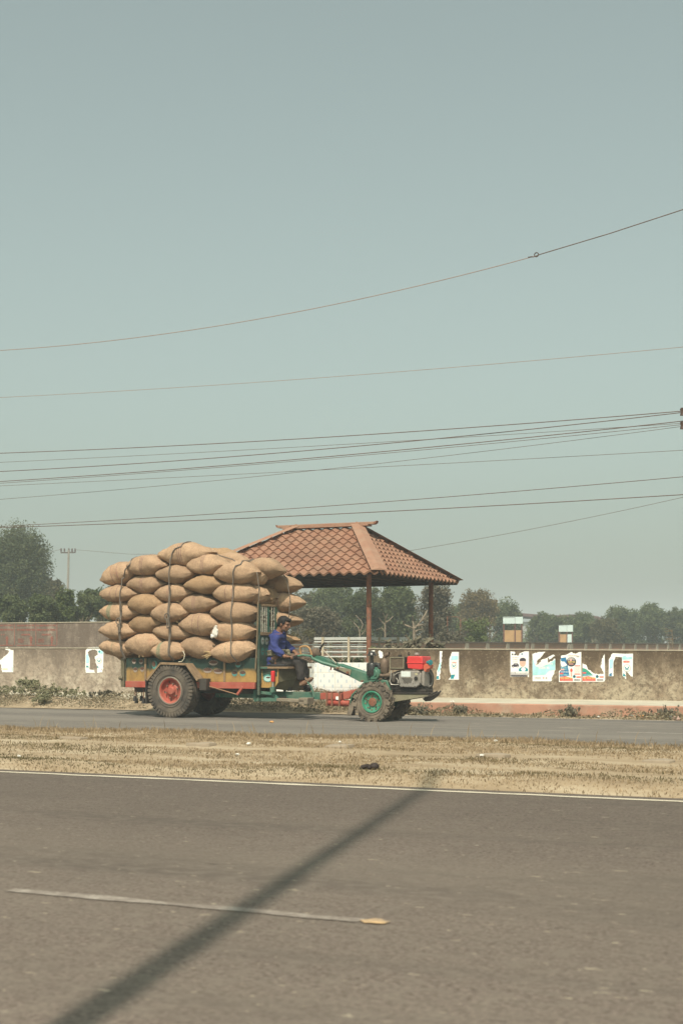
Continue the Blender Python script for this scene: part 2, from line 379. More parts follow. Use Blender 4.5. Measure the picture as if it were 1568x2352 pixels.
tL = RD(600, 1490, WS)[0]; tR0 = RD(845, 1493, WS)[0]
low_left = wall('low_wall', 'pale stained low roadside wall left of the loaded trailer', -48, tL, .1, 1.175, 1.14, WS, .22, M_wl, M_cap)
low_right = wall('low_wall', 'brown stained low roadside wall right of the red engine, covered with torn posters', tR0, 12, .1, 1.125, 1.125-.085*(12-tR0)/(1-tR0), WS, .22, M_wr, M_cap)
high = wall('boundary_wall', 'taller soot stained wall with faded red writing behind the low wall', -48, RD(560, 1430, WS+.24)[0], .1, 1.75, 1.70, WS+.24, .2, M_wh, M_cap)
# faded red writing on the taller wall: three repeated panels
M_redw = paint_mat('faded_red_writing', (.29, .095, .068), .26)
nd = M_redw.node_tree
for n_ in nd.nodes:
    if n_.type == 'MIX': n_.inputs[6].default_value = (.25, .20, .155, 1)
b = MB(); rr = random.Random(3); yy = WS+.24-.004
for (xa, xb) in ((-240, 185), (235, 480), (510, 770)):
    for (za, zb) in ((108, 78), (170, 136)):
        t0_, z0_ = RD(xa, za, yy, Z6); t1_, z1_ = RD(xb, zb, yy, Z6); script_line(b, t0_, t1_, z0_, (z1_-z0_)*.8, yy, rnd=rr)
    w_ = xb-xa
    t0_, z0_ = RD(xb-w_*.75, 232, yy, Z6); t1_, z1_ = RD(xb-w_*.25, 208, yy, Z6)
    for i in range(7):
        x = t0_+(t1_-t0_)*i/7; b.flat([(x, z0_), (x+.02, z0_), (x+.04, z1_), (x+.02, z1_)], yy)
    t0_, z0_ = RD(xb-w_*.93, 330, yy, Z6); t1_, z1_ = RD(xb-w_*.6, 270, yy, Z6)
    for q in range(3): script_line(b, t0_, t1_, z0_+(z1_-z0_)*q/3, (z1_-z0_)*.22, yy, rnd=rr)
    tc_, zc_ = RD(xb-w_*.2, 300, yy, Z6)
    for q in range(3): b.flat([(tc_-.05+.012*q, zc_+.06-.045*q), (tc_+.05-.012*q, zc_+.06-.045*q), (tc_+.05-.012*q, zc_+.045-.045*q), (tc_-.05+.012*q, zc_+.045-.045*q)], yy)
    b.flat([(tc_-.012, zc_+.1), (tc_+.012, zc_+.1), (tc_+.012, zc_-.1), (tc_-.012, zc_-.1)], yy)
    ta, za = RD(xa, 371, yy, Z6); tb, zb = RD(xb, 363, yy, Z6); b.flat([(ta, za), (tb, za), (tb, za+.012), (ta, za+.012)], yy)
    tb, za = RD(xb+15, 365, yy, Z6); zb = RD(xb+15, 60, yy, Z6)[1]; b.flat([(tb, za), (tb+.012, za), (tb+.012, zb), (tb, zb)], yy)
b.build('painted_writing', M_redw, high, smooth=False)
# ---------------------------------------------------------------- posters pasted on the low walls
PW = mat('poster_paper', (.80, .80, .76), .8, .05, 9, bmp=.3, bscale=30)
PC = mat('poster_cyan', (.36, .66, .68), .8, .35, 5, bmp=0); PT = mat('poster_teal', (.02, .25, .30), .8, .2, 12, bmp=0)
PB = mat('poster_blue', (.03, .17, .33), .8, .2, 12, bmp=0); PR = mat('poster_red', (.74, .10, .07), .8, .12, 12, bmp=0)
PK = mat('poster_dark', (.05, .045, .06), .8, .2, 12, bmp=0); PS = mat('poster_skin', (.62, .42, .33), .8, .12, 12, bmp=0)
PG = mat('poster_green', (.05, .30, .20), .8, .2, 12, bmp=0); PY = mat('poster_yellow', (.80, .62, .22), .8, .1, 12, bmp=0)
PGR = mat('poster_grey', (.40, .38, .37), .8, .2, 12, bmp=0); PPK = mat('poster_pink', (.72, .38, .33), .8, .2, 12, bmp=0)
PM = [PW, PC, PT, PB, PR, PK, PS, PG, PY, PGR, PPK]
W_, C_, T_, B_, R2, K_, S_, G_, Y_, GY, PKK = range(11)
def torn(poly, rnd, amp=.011, step=.022, straight=()):
    out = []
    for i, (x, z) in enumerate(poly):
        x2, z2 = poly[(i+1) % len(poly)]; d = math.hypot(x2-x, z2-z); n = max(1, int(d/step))
        for k in range(n):
            f = k/n; a = 0 if (k == 0 or (abs(x2-x) < .012 or abs(z2-z) < .012)) else amp
            out.append((x+(x2-x)*f + rnd.uniform(-a, a), z+(z2-z)*f + rnd.uniform(-a, a)))
    return out
def poster(label, zf, polys, deco, seed):
    rnd = random.Random(seed); b = MB(); y = WS-.004; allp = []
    P = lambda a, c, yy=y: RD(a, c, yy, zf)
    for poly in polys:
        pp = torn([P(*q) for q in poly], rnd); b.flat(pp, y, W_); allp += pp
    deco(b, lambda a, c: RD(a, c, y, zf), rnd, y)
    cx = sum(p[0] for p in allp)/len(allp); z0 = min(p[1] for p in allp)
    o = b.build('poster', PM, frame=ROAD, off=(cx, WS, z0), smooth=False); tag(o, label, 'poster', 'torn posters on the roadside wall'); return o
def fl(b, P, pts, y, mi): b.flat([P(*q) for q in pts], y, mi)
def rect(b, P, x0, y0, x1, y1, y, mi): fl(b, P, [(x0, y1), (x1, y1), (x1, y0), (x0, y0)], y, mi)
def ov(b, P, x, yv, rx, ry, y, mi, n=18):
    c = P(x, yv); e = P(x+rx, yv); f = P(x, yv-ry); b.oval(c[0], c[1], abs(e[0]-c[0]), abs(f[1]-c[1]), y, mi, n)
def txt(b, P, x0, yb, x1, yt, y, mi, rnd):
    a = P(x0, yb); c = P(x1, yt); script_line(b, a[0], c[0], a[1], c[1]-a[1], y, mi, rnd, .4)
def d1(b, P, rnd, y):
    y1, y2, y3 = y-.002, y-.004, y-.006
    ov(b, P, 278, 330, 52, 32, y1, T_); rect(b, P, 222, 345, 336, 365, y2, W_)
    fl(b, P, [(250, 322), (268, 300), (288, 300), (306, 322), (290, 345), (266, 345)], y2, W_)
    ov(b, P, 270, 250, 34, 44, y2, S_); ov(b, P, 272, 222, 36, 26, y3, K_); rect(b, P, 244, 232, 300, 252, y3-.001, S_)
    fl(b, P, [(148, 296), (148, 280), (165, 272), (178, 256), (212, 256), (226, 272), (229, 290), (215, 296)], y1, K_)
    ov(b, P, 165, 296, 9, 9, y2, GY); ov(b, P, 212, 294, 9, 9, y2, GY); fl(b, P, [(180, 270), (184, 261), (206, 261), (212, 270)], y2, GY)
    rect(b, P, 138, 350, 335, 386, y1, GY); txt(b, P, 145, 372, 328, 352, y2, W_, rnd); rect(b, P, 138, 388, 310, 402, y1, K_)
    txt(b, P, 155, 200, 225, 190, y1, PKK, rnd); txt(b, P, 160, 222, 215, 212, y1, PKK, rnd); txt(b, P, 160, 245, 220, 237, y1, GY, rnd)
    ov(b, P, 158, 158, 9, 10, y1, K_); ov(b, P, 185, 160, 9, 10, y1, K_); ov(b, P, 262, 155, 9, 9, y1, PB and B_)
def d2(b, P, rnd, y):
    y1 = y-.002
    fl(b, P, [(380, 200), (415, 290), (470, 300), (560, 260), (628, 215), (628, 330), (560, 340), (520, 385), (380, 392)], y1, C_)
    txt(b, P, 440, 275, 600, 255, y1-.002, W_, rnd); txt(b, P, 440, 320, 560, 295, y1-.002, W_, rnd)
    txt(b, P, 400, 432, 475, 412, y1, GY, rnd); ov(b, P, 500, 418, 10, 12, y1, PKK); ov(b, P, 530, 420, 10, 12, y1, GY)
def party(b, P, rnd, y, dx, cut):
    y1, y2, y3 = y-.002, y-.004, y-.006
    fl(b, P, [(678+dx, 452), (678+dx, 410), (740+dx, 400), (820+dx, 420), (822+dx, 452)], y1, R2)
    txt(b, P, 686+dx, 430, 815+dx, 412, y2, Y_, rnd); txt(b, P, 695+dx, 446, 810+dx, 438, y2, PKK, rnd)
    ov(b, P, 838+dx, 403, 16, 18, y1, T_); ov(b, P, 838+dx, 400, 9, 10, y2, K_); rect(b, P, 834+dx, 432, 906+dx, 450, y1, GY); txt(b, P, 838+dx, 446, 900+dx, 436, y2, K_, rnd)
    txt(b, P, 850+dx, 412, 910+dx, 400, y1, PKK, rnd)
def d3(b, P, rnd, y):
    y1, y2, y3 = y-.002, y-.004, y-.006
    fl(b, P, [(690, 200), (745, 190), (760, 250), (775, 330), (785, 395), (676, 405), (676, 352), (690, 335)], y1, B_)
    for q, yv in enumerate((300, 312, 324)): txt(b, P, 692, yv+8, 760, yv, y2, C_, rnd)
    rect(b, P, 690, 318, 728, 334, y3, PKK); rect(b, P, 676, 362, 716, 376, y3, R2); txt(b, P, 680, 394, 778, 380, y2, C_, rnd); txt(b, P, 690, 358, 775, 348, y2, W_, rnd)
    fl(b, P, [(685, 255), (690, 232), (712, 240), (728, 236), (760, 275), (740, 290), (700, 296)], y3, W_)
    ov(b, P, 805, 240, 54, 52, y2, K_, 28); ov(b, P, 800, 212, 16, 22, y3, PKK)
    for q in range(7):
        a = math.pi*(.1+.8*q/6); ov(b, P, 803-34*math.cos(a), 226-24*math.sin(a), 7, 13, y3-.001, GY, 8)
    txt(b, P, 768, 252, 846, 236, y3-.002, Y_, rnd); txt(b, P, 776, 274, 838, 258, y3-.002, PKK, rnd)
    ov(b, P, 806, 335, 14, 22, y1, R2); rect(b, P, 797, 352, 815, 402, y2, PKK); txt(b, P, 770, 180, 880, 168, y1, PKK, rnd)
    rect(b, P, 845, 280, 905, 290, y1, R2)
    for q in range(6): txt(b, P, 838, 305+q*11, 906, 299+q*11, y1, PKK, rnd)
    rect(b, P, 838, 370, 906, 381, y1, R2); rect(b, P, 862, 404, 910, 415, y2, R2); party(b, P, rnd, y, 0, 0)
    ov(b, P, 878, 182, 18, 10, y1, GY)
def d4(b, P, rnd, y):
    y1, y2, y3 = y-.002, y-.004, y-.006
    fl(b, P, [(930, 308), (965, 318), (1000, 345), (1045, 388), (930, 398)], y1, G_); fl(b, P, [(930, 345), (955, 345), (1000, 380), (1045, 390), (930, 400)], y2, T_)
    rect(b, P, 932, 355, 970, 370, y3, R2); txt(b, P, 934, 394, 1035, 382, y3, C_, rnd); party(b, P, rnd, y, 252, 0); rect(b, P, 1120, 402, 1160, 414, y2, R2)
def bfly(b, P, x, yv, r, y):
    y1, y2, y3 = y-.002, y-.004, y-.006
    ov(b, P, x, yv, r, r, y1, GY, 26); ov(b, P, x, yv, r*.86, r*.86, y2, W_, 26)
    for sx in (-1, 1):
        fl(b, P, [(x, yv+r*.1), (x+sx*r*.6, yv-r*.55), (x+sx*r*.55, yv), (x+sx*r*.2, yv+r*.15)], y3, T_); fl(b, P, [(x, yv+r*.15), (x+sx*r*.4, yv+r*.2), (x+sx*r*.35, yv+r*.55), (x+sx*r*.1, yv+r*.45)], y3, T_)
def d5(b, P, rnd, y):
    y1 = y-.002
    fl(b, P, [(1226, 222), (1268, 200), (1264, 260), (1258, 310), (1226, 318)], y1, C_); fl(b, P, [(1222, 398), (1224, 375), (1250, 360), (1252, 396)], y1, B_)
    fl(b, P, [(1366, 185), (1400, 170), (1420, 190), (1474, 180), (1474, 212), (1368, 218)], y1, C_); ov(b, P, 1412, 240, 42, 14, y1, PKK); txt(b, P, 1385, 246, 1440, 234, y1-.002, R2, rnd)
    bfly(b, P, 1418, 310, 42, y); fl(b, P, [(1372, 400), (1380, 360), (1410, 400)], y1, T_)
def d6(b, P, rnd, y):
    y1 = y-.002
    fl(b, P, [(119, 560), (127, 555), (122, 600), (110, 622), (106, 600)], y1, C_); fl(b, P, [(100, 656), (101, 640), (112, 636), (114, 656)], y1, T_)
    fl(b, P, [(190, 518), (228, 518), (228, 540), (184, 545)], y1, C_); bfly(b, P, 203, 577, 17, y); fl(b, P, [(182, 655), (187, 630), (210, 630), (200, 655)], y1, T_); ov(b, P, 205, 558, 14, 5, y1, PKK)
def d7(b, P, rnd, y): rect(b, P, 170, 668, 176, 728, y-.002, T_); rect(b, P, 40, 690, 110, 700, y-.002, Y_)
def d8(b, P, rnd, y):
    y1 = y-.002
    fl(b, P, [(1190, 500), (1215, 480), (1230, 560), (1228, 610), (1192, 620)], y1, C_); fl(b, P, [(1188, 672), (1200, 640), (1236, 672)], y1, T_); rect(b, P, 1310, 396, 1375, 403, y1, T_)
    fl(b, P, [(1352, 440), (1375, 450), (1400, 430), (1424, 440), (1420, 488), (1365, 480)], y1, C_); fl(b, P, [(1356, 460), (1372, 430), (1390, 455), (1376, 470)], y1-.001, T_); bfly(b, P, 1368, 580, 40, y)
    fl(b, P, [(1342, 675), (1345, 645), (1362, 668), (1360, 682)], y1, T_); ov(b, P, 1404, 698, 7, 9, y1, GY)
poster('torn white poster with a dark haired man and a small black car', ZP, [[(135, 125), (185, 130), (190, 165), (215, 175), (235, 145), (290, 125), (338, 125), (338, 408), (325, 408), (318, 380), (305, 404), (135, 405)]], d1, 1)
poster('pale blue poster with its middle and right edge scraped away', ZP, [[(377, 150), (450, 132), (520, 130), (470, 190), (432, 225), (415, 280), (445, 268), (480, 215), (545, 190), (548, 248), (628, 205), (630, 330), (605, 385), (585, 455), (378, 455)], [(545, 190), (610, 160), (628, 178), (560, 215)]], d2, 2)
poster('torn poster with a dark round emblem, blue panel and red bottom band', ZP, [[(695, 170), (740, 165), (800, 132), (850, 152), (885, 135), (915, 130), (915, 460), (668, 463), (668, 345), (690, 330), (685, 215)]], d3, 3)
poster('poster torn down to a low curve of green and red at its foot', ZP, [[(928, 255), (960, 270), (1000, 330), (1050, 365), (1110, 378), (1165, 370), (1128, 290), (1145, 200), (1172, 150), (1178, 440), (1165, 460), (928, 460)]], d4, 4)
poster('arch shaped torn poster remains with a butterfly ring on its right leg', ZP, [[(1262, 145), (1400, 152), (1485, 150), (1482, 418), (1440, 380), (1405, 345), (1410, 430), (1368, 395), (1362, 190), (1290, 185), (1268, 260), (1270, 400), (1215, 400), (1218, 215)]], d5, 5)
poster('two narrow poster strips with a butterfly ring, nearest the red fuel tank', Z5, [[(118, 490), (135, 490), (128, 560), (118, 660), (98, 660), (105, 600), (117, 560)], [(175, 535), (190, 495), (232, 495), (232, 660), (168, 660), (185, 640), (175, 570)]], d6, 6)
poster('almost blank white poster with a torn top at the left edge of the photo', Z6, [[(75, 395), (110, 390), (150, 430), (190, 435), (186, 738), (32, 738), (18, 630), (-30, 640), (-60, 500), (-20, 480), (10, 570), (120, 475), (130, 450), (75, 420)]], d7, 7)
poster('hollow torn poster with a butterfly ring beside the rear of the trailer', Z6, [[(1215, 395), (1380, 390), (1430, 440), (1425, 650), (1415, 735), (1340, 748), (1340, 660), (1318, 600), (1308, 520), (1350, 500), (1345, 440), (1300, 425), (1240, 435), (1212, 475), (1240, 560), (1240, 640), (1236, 700), (1300, 708), (1312, 745), (1190, 748), (1178, 700), (1182, 440)]], d8, 8)
for lab, pts in (('small white paper scrap on the wall above the brown muffler', [(975, 400), (985, 388), (1005, 400), (1015, 430), (1000, 448), (985, 445)]), ('tiny white paper scrap at the top of the wall behind the black air filter', [(925, 392), (950, 388), (948, 402), (935, 400)])):
    b = MB(); pp = torn([RD(x, z, WS-.004, Z2) for x, z in pts], random.Random(9)); b.flat(pp, WS-.004, 0)
    tag(b.build('poster_scrap', PW, frame=ROAD, off=(pp[0][0], WS, pp[0][1]), smooth=False), lab, 'poster scrap')
# ---------------------------------------------------------------- tiled planter blocks and the steel railing by the shelter
M_tile = mat('white_tile', (.78, .78, .74), .35, .05, 6, dust=.25, dscale=2.5, bmp=.05); M_grout = mat('grout', (.50, .47, .40), .9, .1, 8); M_tblue = mat('tile_blue', (.50, .56, .60), .4, .15, 20, bmp=0)
PS_ = WS+.62
def tiles(b, n, org, ux, w, h, front):
    # a face with grout lines and small blue rectangles, 1-2 mm proud; org + ux*x + z
    def q(x0, x1, z0, z1, mi, d):
        P = [org+ux*x+Vector((0, 0, z))+front*d for x, z in ((x0, z0), (x1, z0), (x1, z1), (x0, z1))]; b.add(P, [(0, 1, 2, 3)], mi)
    x = .12
    while x < w: q(x-.003, x+.003, 0, h, 1, .002); x += .385
    for z in (.16, .46, .76):
        if z < h: q(0, w, z-.003, z+.003, 1, .002)
    j = 0; z = h-.09
    while z > .02:
        x = .05 + (.115 if j % 2 else 0)
        while x < w-.04: q(x, x+.034, z, min(z+.065, h-.004), 2, .003); x += .193
        z -= .105; j += 1
tA = RD(718, 1522, PS_)[0]; tB = RD(846, 1522, PS_)[0]; zt = RD(780, 1522, PS_)[1]
o = thing('planter_block', 'white tiled planter block with small blue rectangles, behind the green handle beam', 'planter', ROAD, ((tA+tB)/2, PS_, .2))
b = MB(); b.span((tA, PS_, .2), (tB, PS_+1.0, zt)); tiles(b, 0, Vector((tA, PS_, .2)), Vector((1, 0, 0)), tB-tA, zt-.2, Vector((0, -1, 0)))
b.build('tiled_face', [M_tile, M_grout, M_tblue], o, smooth=False)
tC = RD(690, 1524, WS)[0]
o = thing('planter_block', 'shorter tiled planter block with a grey shaded end beside the driver', 'planter', ROAD, (tC-1.2, WS, .2))
b = MB(); b.span((tL+.01, WS+.003, .2), (tC, WS+.62, zt-.01)); tiles(b, 0, Vector((tC, WS+.003, .2)), Vector((0, 1, 0)), .617, zt-.21, Vector((1, 0, 0)))
b.build('tiled_face', [M_tile, M_grout, M_tblue], o, smooth=False)
M_steel = mat('railing_steel', (.62, .62, .58), .35, .1, 6, metal=.5, bmp=.05); M_post = mat('railing_post', (.42, .36, .26), .6, .2, 8, dust=.3)
def railing(label, px0, px1, s, ytop, rails, posts, zb, flat_top):
    t0, zT = RD(px0, ytop, s); t1, _ = RD(px1, ytop, s)
    o = thing('railing', label, 'railing', ROAD, ((t0+t1)/2, s, zb))
    for py in rails:
        b = MB(); z = RD((px0+px1)/2, py, s)[1]; b.tube([(t0, s, z), (t1, s, z)], .013, 8); b.build('rail', M_steel, o)
    if flat_top: b = MB(); b.span((t0, s-.02, zT-.055), (t1, s+.02, zT)); b.build('top_rail', M_steel, o, bevel=.003)
    for px in posts:
        b = MB(); t = RD(px, ytop, s)[0]; b.span((t-.022, s-.045, zb), (t+.022, s-.019, zT+.003)); b.build('post', M_post, o, bevel=.002)
railing('steel railing with flat top bar standing on the tiled planter block', 722, 852, PS_+.2, 1464, (1474, 1485.5, 1497, 1508), (742.5, 802), zt, True)
railing('lower plain steel railing running behind the driver and handlebars', 640, 850, PS_+.85, 1477, (1481, 1490, 1499, 1509), (665, 760), zt, False)
railing('rear steel railing partly seen past the right shelter post', 846, 938, PS_+2.6, 1464, (1475, 1486), (872, 915), .3, True)
# ---------------------------------------------------------------- far brick wall with concrete piers
def brick_mat():
    m, nt, bs = new_mat('red_brick'); tc = N(nt, 'ShaderNodeTexCoord').outputs['Object']
    mp = N(nt, 'ShaderNodeMapping'); mp.inputs['Rotation'].default_value = (R_(90), 0, 0); nt.links.new(tc, mp.inputs[0])
    br = N(nt, 'ShaderNodeTexBrick', Scale=1.0); br.inputs['Brick Width'].default_value = .25; br.inputs['Row Height'].default_value = .08; br.inputs['Mortar Size'].default_value = .012
    br.inputs['Color1'].default_value = (.40, .215, .145, 1); br.inputs['Color2'].default_value = (.33, .19, .135, 1); br.inputs['Mortar'].default_value = (.26, .20, .15, 1)
    nt.links.new(mp.outputs[0], br.inputs[0])
    c = mixc(nt, ramp(nt, noise_n(nt, tc, 1.6, 6, .7), [(.4, 0), (.7, .45)]), br.outputs[0], (.20, .145, .11)); nt.links.new(c, bs.inputs['Base Color']); bs.inputs['Roughness'].default_value = .95
    return m
pA = AT(640, 1468, 38.0); pB = AT(1620, 1476.5, 72.0); d2_ = Vector((pB.x-pA.x, pB.y-pA.y)); BL = d2_.length; BA = math.atan2(d2_.y, d2_.x)
BW = (Vector((pA.x, pA.y, 0)), BA); M_brick = brick_mat(); M_conc = mat('pier_concrete', (.34, .30, .24), .95, .2, 6, bmp=.3)
o = thing('brick_wall', 'long red brick wall with pale concrete piers behind the low stained wall', 'wall', BW, (BL/2, 0, 0))
b = MB(); zA, zB = pA.z-.075, pB.z-.085; n = 40
b.add([(BL*i/n, y, z) for i in range(n+1) for y, z in ((0, -.06), (0, zA+(zB-zA)*i/n), (.2, -.06), (.2, zA+(zB-zA)*i/n))], [(4*i, 4*i+4, 4*i+5, 4*i+1) for i in range(n)] + [(4*i+2, 4*i+3, 4*i+7, 4*i+6) for i in range(n)] + [(4*i+1, 4*i+5, 4*i+7, 4*i+3) for i in range(n)])
b.build('brickwork', M_brick, o, smooth=False)
b = MB(); b.bar((0, .1, zA+.026), (BL, .1, zB+.026), .28, .05); b.build('coping', mat('dark_coping', (.13, .11, .09), .95, .25, 5), o)
def brick_u(px):
    u = (px-CX)/FL; D = Vector((math.cos(BA), math.sin(BA))); return (u*pA.y - pA.x)/(D.x - u*D.y)
pr = [700, 722, 755, 790, 825]+[ (1180+a*.47194)/1.22449 for a in (125, 277, 400, 520, 635, 668, 752, 882, 900, 985, 1052, 1130, 1210, 1280, 1350, 1410, 1475, 1545) ]
for px in pr:
    uu = brick_u(px); zt_ = zA+(zB-zA)*uu/BL; b = MB(); b.span((uu-.13, -.035, -.06), (uu+.13, .0, zt_+.002)); b.build('pier', M_conc, o, smooth=False)
# ---------------------------------------------------------------- shelter with a hipped roof of pressed tiles
C0 = Vector((.737, 28.0)); W0, D0, EZ, RZ = 4.63, 4.45, 2.635, 3.76
PAV = (Vector((C0.x, C0.y, 0)), -RA)     # local x runs right along the road from the front right corner, y away
sh = thing('shelter', 'open roadside shelter with a brown pressed tile hipped roof on rusty posts', 'shelter', PAV, (-W0/2, D0/2, .2))
M_roof = mat('roof_tile_sheet', (.245, .122, .076), .75, .32, 1.8, dust=.28, dscale=2.2, bmp=.2, chips=((.36, .12, .06), 7, .64)); M_undershade = mat('roof_underside_shade', (.045, .028, .022), .95, .2, 6); M_rust = mat('rusty_steel', (.20, .075, .042), .85, .3, 9, dust=.25, dscale=7, bmp=.4, chips=((.09, .04, .03), 14, .55)); M_capr = mat('ridge_cap', (.29, .15, .095), .65, .12, 5, dust=.4, dscale=4)  # underside colour darkened to hold the shade beneath the roof
ra, rb = Vector((-1.48, D0/2, RZ)), Vector((-2.95, D0/2, RZ))
cn = [Vector((0, 0, EZ)), Vector((-W0, 0, EZ)), Vector((-W0, D0, EZ)), Vector((0, D0, EZ))]     # front right, front left, back left, back right
def slope(name, e0, e1, r0, r1, lam=.222, rows=11):
    b = MB(); ex = (e1-e0); w = ex.length; ex.normalize(); mid = (r0+r1)/2; foot = e0+ex*((mid-e0).dot(ex)); dn = (foot-mid); sl = dn.length; dn.normalize()
    nrm = ex.cross(dn)
    if nrm.z < 0: nrm = -nrm
    ur0, ur1 = (r0-e0).dot(ex), (r1-e0).dot(ex)
    for k in range(rows):
        v0, v1 = sl*k/rows, sl*(k+1)/rows
        fa, fb = (k+1)/rows, (k+1)/rows
        u0 = ur0*(1-fa); u1 = ur1+(w-ur1)*fb
        n = max(4, int((u1-u0)/.0278)); vs = []
        for i in range(n+1):
            u = u0+(u1-u0)*i/n; ph = 2*math.pi*u/lam; wv = .022*math.cos(ph); jit = .004*noise.noise(Vector((u*9, k*3, 0)))
            for (v, hgt) in ((max(0, v0-.03), wv*.9), (v0+(v1-v0)*.5, wv+.012), (v1-.023*math.cos(ph)+.03+jit, wv+.038), (v1-.023*math.cos(ph)+.03+jit, wv-.004)):
                vs.append(e0+ex*u - dn*(sl-v) + nrm*hgt)
        b.add(vs, [(4*i+q, 4*i+4+q, 4*i+5+q, 4*i+1+q) for i in range(n) for q in range(3)])
    return b.build(name, M_roof, sh, smooth=35)
slope('roof_slope', cn[1], cn[0], rb, ra); slope('roof_slope', cn[0], cn[3], ra, ra); slope('roof_slope', cn[3], cn[2], ra, rb); slope('roof_slope', cn[2], cn[1], rb, rb)
b = MB(); dz = Vector((0, 0, -.03))
b.add([p+dz for p in cn]+[ra+dz, rb+dz], [(1, 0, 4, 5), (0, 3, 4), (3, 2, 5, 4), (2, 1, 5)]); b.build('shaded_lining', M_undershade, sh, smooth=False)  # sheet below the tiles, its dark colour standing for shade
for c in cn:
    r = ra if c.x > -1 else rb; d = (c-r).normalized(); a_ = r-d*.02+Vector((0, 0, .115)); e_ = c+d*.05+Vector((0, 0, .115))
    sd = d.cross(Vector((0, 0, 1))).normalized(); w0 = .14; b = MB()
    b.add([a_-sd*w0-Vector((0, 0, .045)), a_, a_+sd*w0-Vector((0, 0, .045)), e_-sd*w0*1.15-Vector((0, 0, .045)), e_, e_+sd*w0*1.15-Vector((0, 0, .045))], [(0, 3, 4, 1), (1, 4, 5, 2), (0, 1, 2), (5, 4, 3), (0, 2, 5, 3)]); b.build('hip_cap', M_capr, sh, smooth=False)
b = MB(); b.bar(rb+Vector((-.42, 0, .075)), ra+Vector((.42, 0, .075)), .16, .055); b.bar(rb+Vector((-.3, 0, .03)), ra+Vector((.3, 0, .03)), .24, .03)
b.build('ridge_cap', M_capr, sh, bevel=.006)
for e, sg in ((rb, -1), (ra, 1)):
    b = MB(); q = e+Vector((sg*.40, 0, .10)); b.prism([(q.x, q.z-.05), (q.x+sg*.06, q.z-.035), (q.x+sg*.08, q.z+.02), (q.x+sg*.02, q.z+.0)], q.y-.06, q.y+.06); b.build('ridge_finial', M_rust, sh)
for (x0, y0, x1, y1) in ((-.45, .5, -W0+.45, .5), (-.45, D0-.5, -W0+.45, D0-.5), (-.45, .5, -.45, D0-.5), (-W0+.45, .5, -W0+.45, D0-.5)):
    b = MB(); b.bar((x0, y0, EZ-.06+.16), (x1, y1, EZ-.06+.16), .07, .1); b.build('beam', M_rust, sh)
b = MB(); b.bar((0, D0-.08, EZ-.03), (-W0, D0-.08, EZ-.03), .05, .05); b.build('eave_bar', M_undershade, sh)
b = MB(); b.bar((-.08, 0, EZ-.03), (-.08, D0, EZ-.03), .05, .04); b.build('eave_bar', M_undershade, sh)
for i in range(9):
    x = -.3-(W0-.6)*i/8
    b = MB(); b.bar((x, .1, EZ+.01), (x, D0-.1, EZ+.01), .04, .05); b.build('purlin', M_undershade, sh)
for (x, y) in ((-.42, .46), (-.42, 3.86), (-W0+.45, .46), (-W0+.45, 3.86)):
    b = MB(); b.tube([(x, y, .2), (x, y, 1.05), (x, y, 1.9), (x, y, EZ+.18)], .052, 14); b.lathe([(.054, -.012), (.062, 0), (.054, .012)], (x, y, 2.0), (0, 0, 1), 14); b.build('post', M_rust, sh)
# ---------------------------------------------------------------- guard booths, distant hall
M_tin = mat('pale_tin', (.55, .66, .64), .5, .12, 5, dust=.15, bmp=.1); M_ply = mat('tan_plywood', (.40, .25, .125), .85, .15, 4, bmp=.1); M_frame = mat('booth_frame', (.13, .065, .05), .85, .2, 6)
def booth(label, px, Z, yt, yb, wpx, split, mr):
    base = AT(px, 1500, Z); w = wpx/FL*Z; zt_ = CH+(YH-yt)/FL*Z; z1 = CH+(YH-yt-13.5)/FL*Z; z2 = CH+(YH-yb)/FL*Z - .62*(CH+(YH-yb)/FL*Z-CH) if False else CH+(YH-(yt+(yb-yt)*.55))/FL*Z
    fr = (Vector((base.x, base.y, 0)), R_(-6)); o = thing('guard_booth', label, 'guard booth', fr, (0, 0, -.06))
    for x in (-w/2, (split-.5)*w, w/2):
        for y in (0, .8):
            b = MB(); b.span((x-.03, y-.03, -.06), (x+.03, y+.03, zt_-.02)); b.build('post', M_frame, o)
    b = MB(); b.span((-w/2+.03, -.012, .9), ((split-.5)*w-.03, .012, z2)); b.build('panel', M_ply, o)
    b = MB(); b.span(((split-.5)*w+.03, -.012, .9), (w/2-.03, .012, z2)); b.build('panel', mr, o)
    for sx in (-1, 1): b = MB(); b.span((sx*w/2-.012, .03, .9), (sx*w/2+.012, .77, z2)); b.build('side_panel', M_ply, o)
    b = MB(); b.span((-w/2-.04, -.05, z1), ((split-.5)*w-.005, -.034, zt_)); b.span(((split-.5)*w+.005, -.05, z1), (w/2+.04, -.034, zt_+.02)); b.span((-w/2-.04, -.05, zt_+.02), (w/2+.04, .9, zt_+.045)); b.build('tin_band', M_tin, o)
booth('taller guard booth of two tan plywood panels under a pale tin band', 1177, 66, 1419, 1471, 41, .62, M_ply)
booth('smaller guard booth with one tan and one grey panel under pale tin', 1298.5, 84, 1437.5, 1473, 29, .58, M_tin)
hb = AT(1290, 1500, 165); HF = (Vector((hb.x, hb.y, 0)), R_(-4)); o = thing('hall', 'long low hall with a dark curved roof far behind the trees', 'hall', HF, (0, 0, -.06))
pts = [(-5.6, 5.75), (-3.2, 5.55), (-.6, 5.42), (.6, 5.5), (2.4, 5.55), (4.0, 5.3), (5.6, 4.75)]
b = MB(); b.prism([(x, z) for x, z in pts]+[(x, z-.34) for x, z in reversed(pts)], -.6, 9); b.build('roof', mat('hall_roof', (.10, .05, .045), .9, .2, 3), o)
b = MB(); b.span((-5.3, .2, -.06), (5.3, 8.6, 4.7)); b.build('wall', mat('hall_wall', (.30, .31, .29), .9, .15, 1), o)
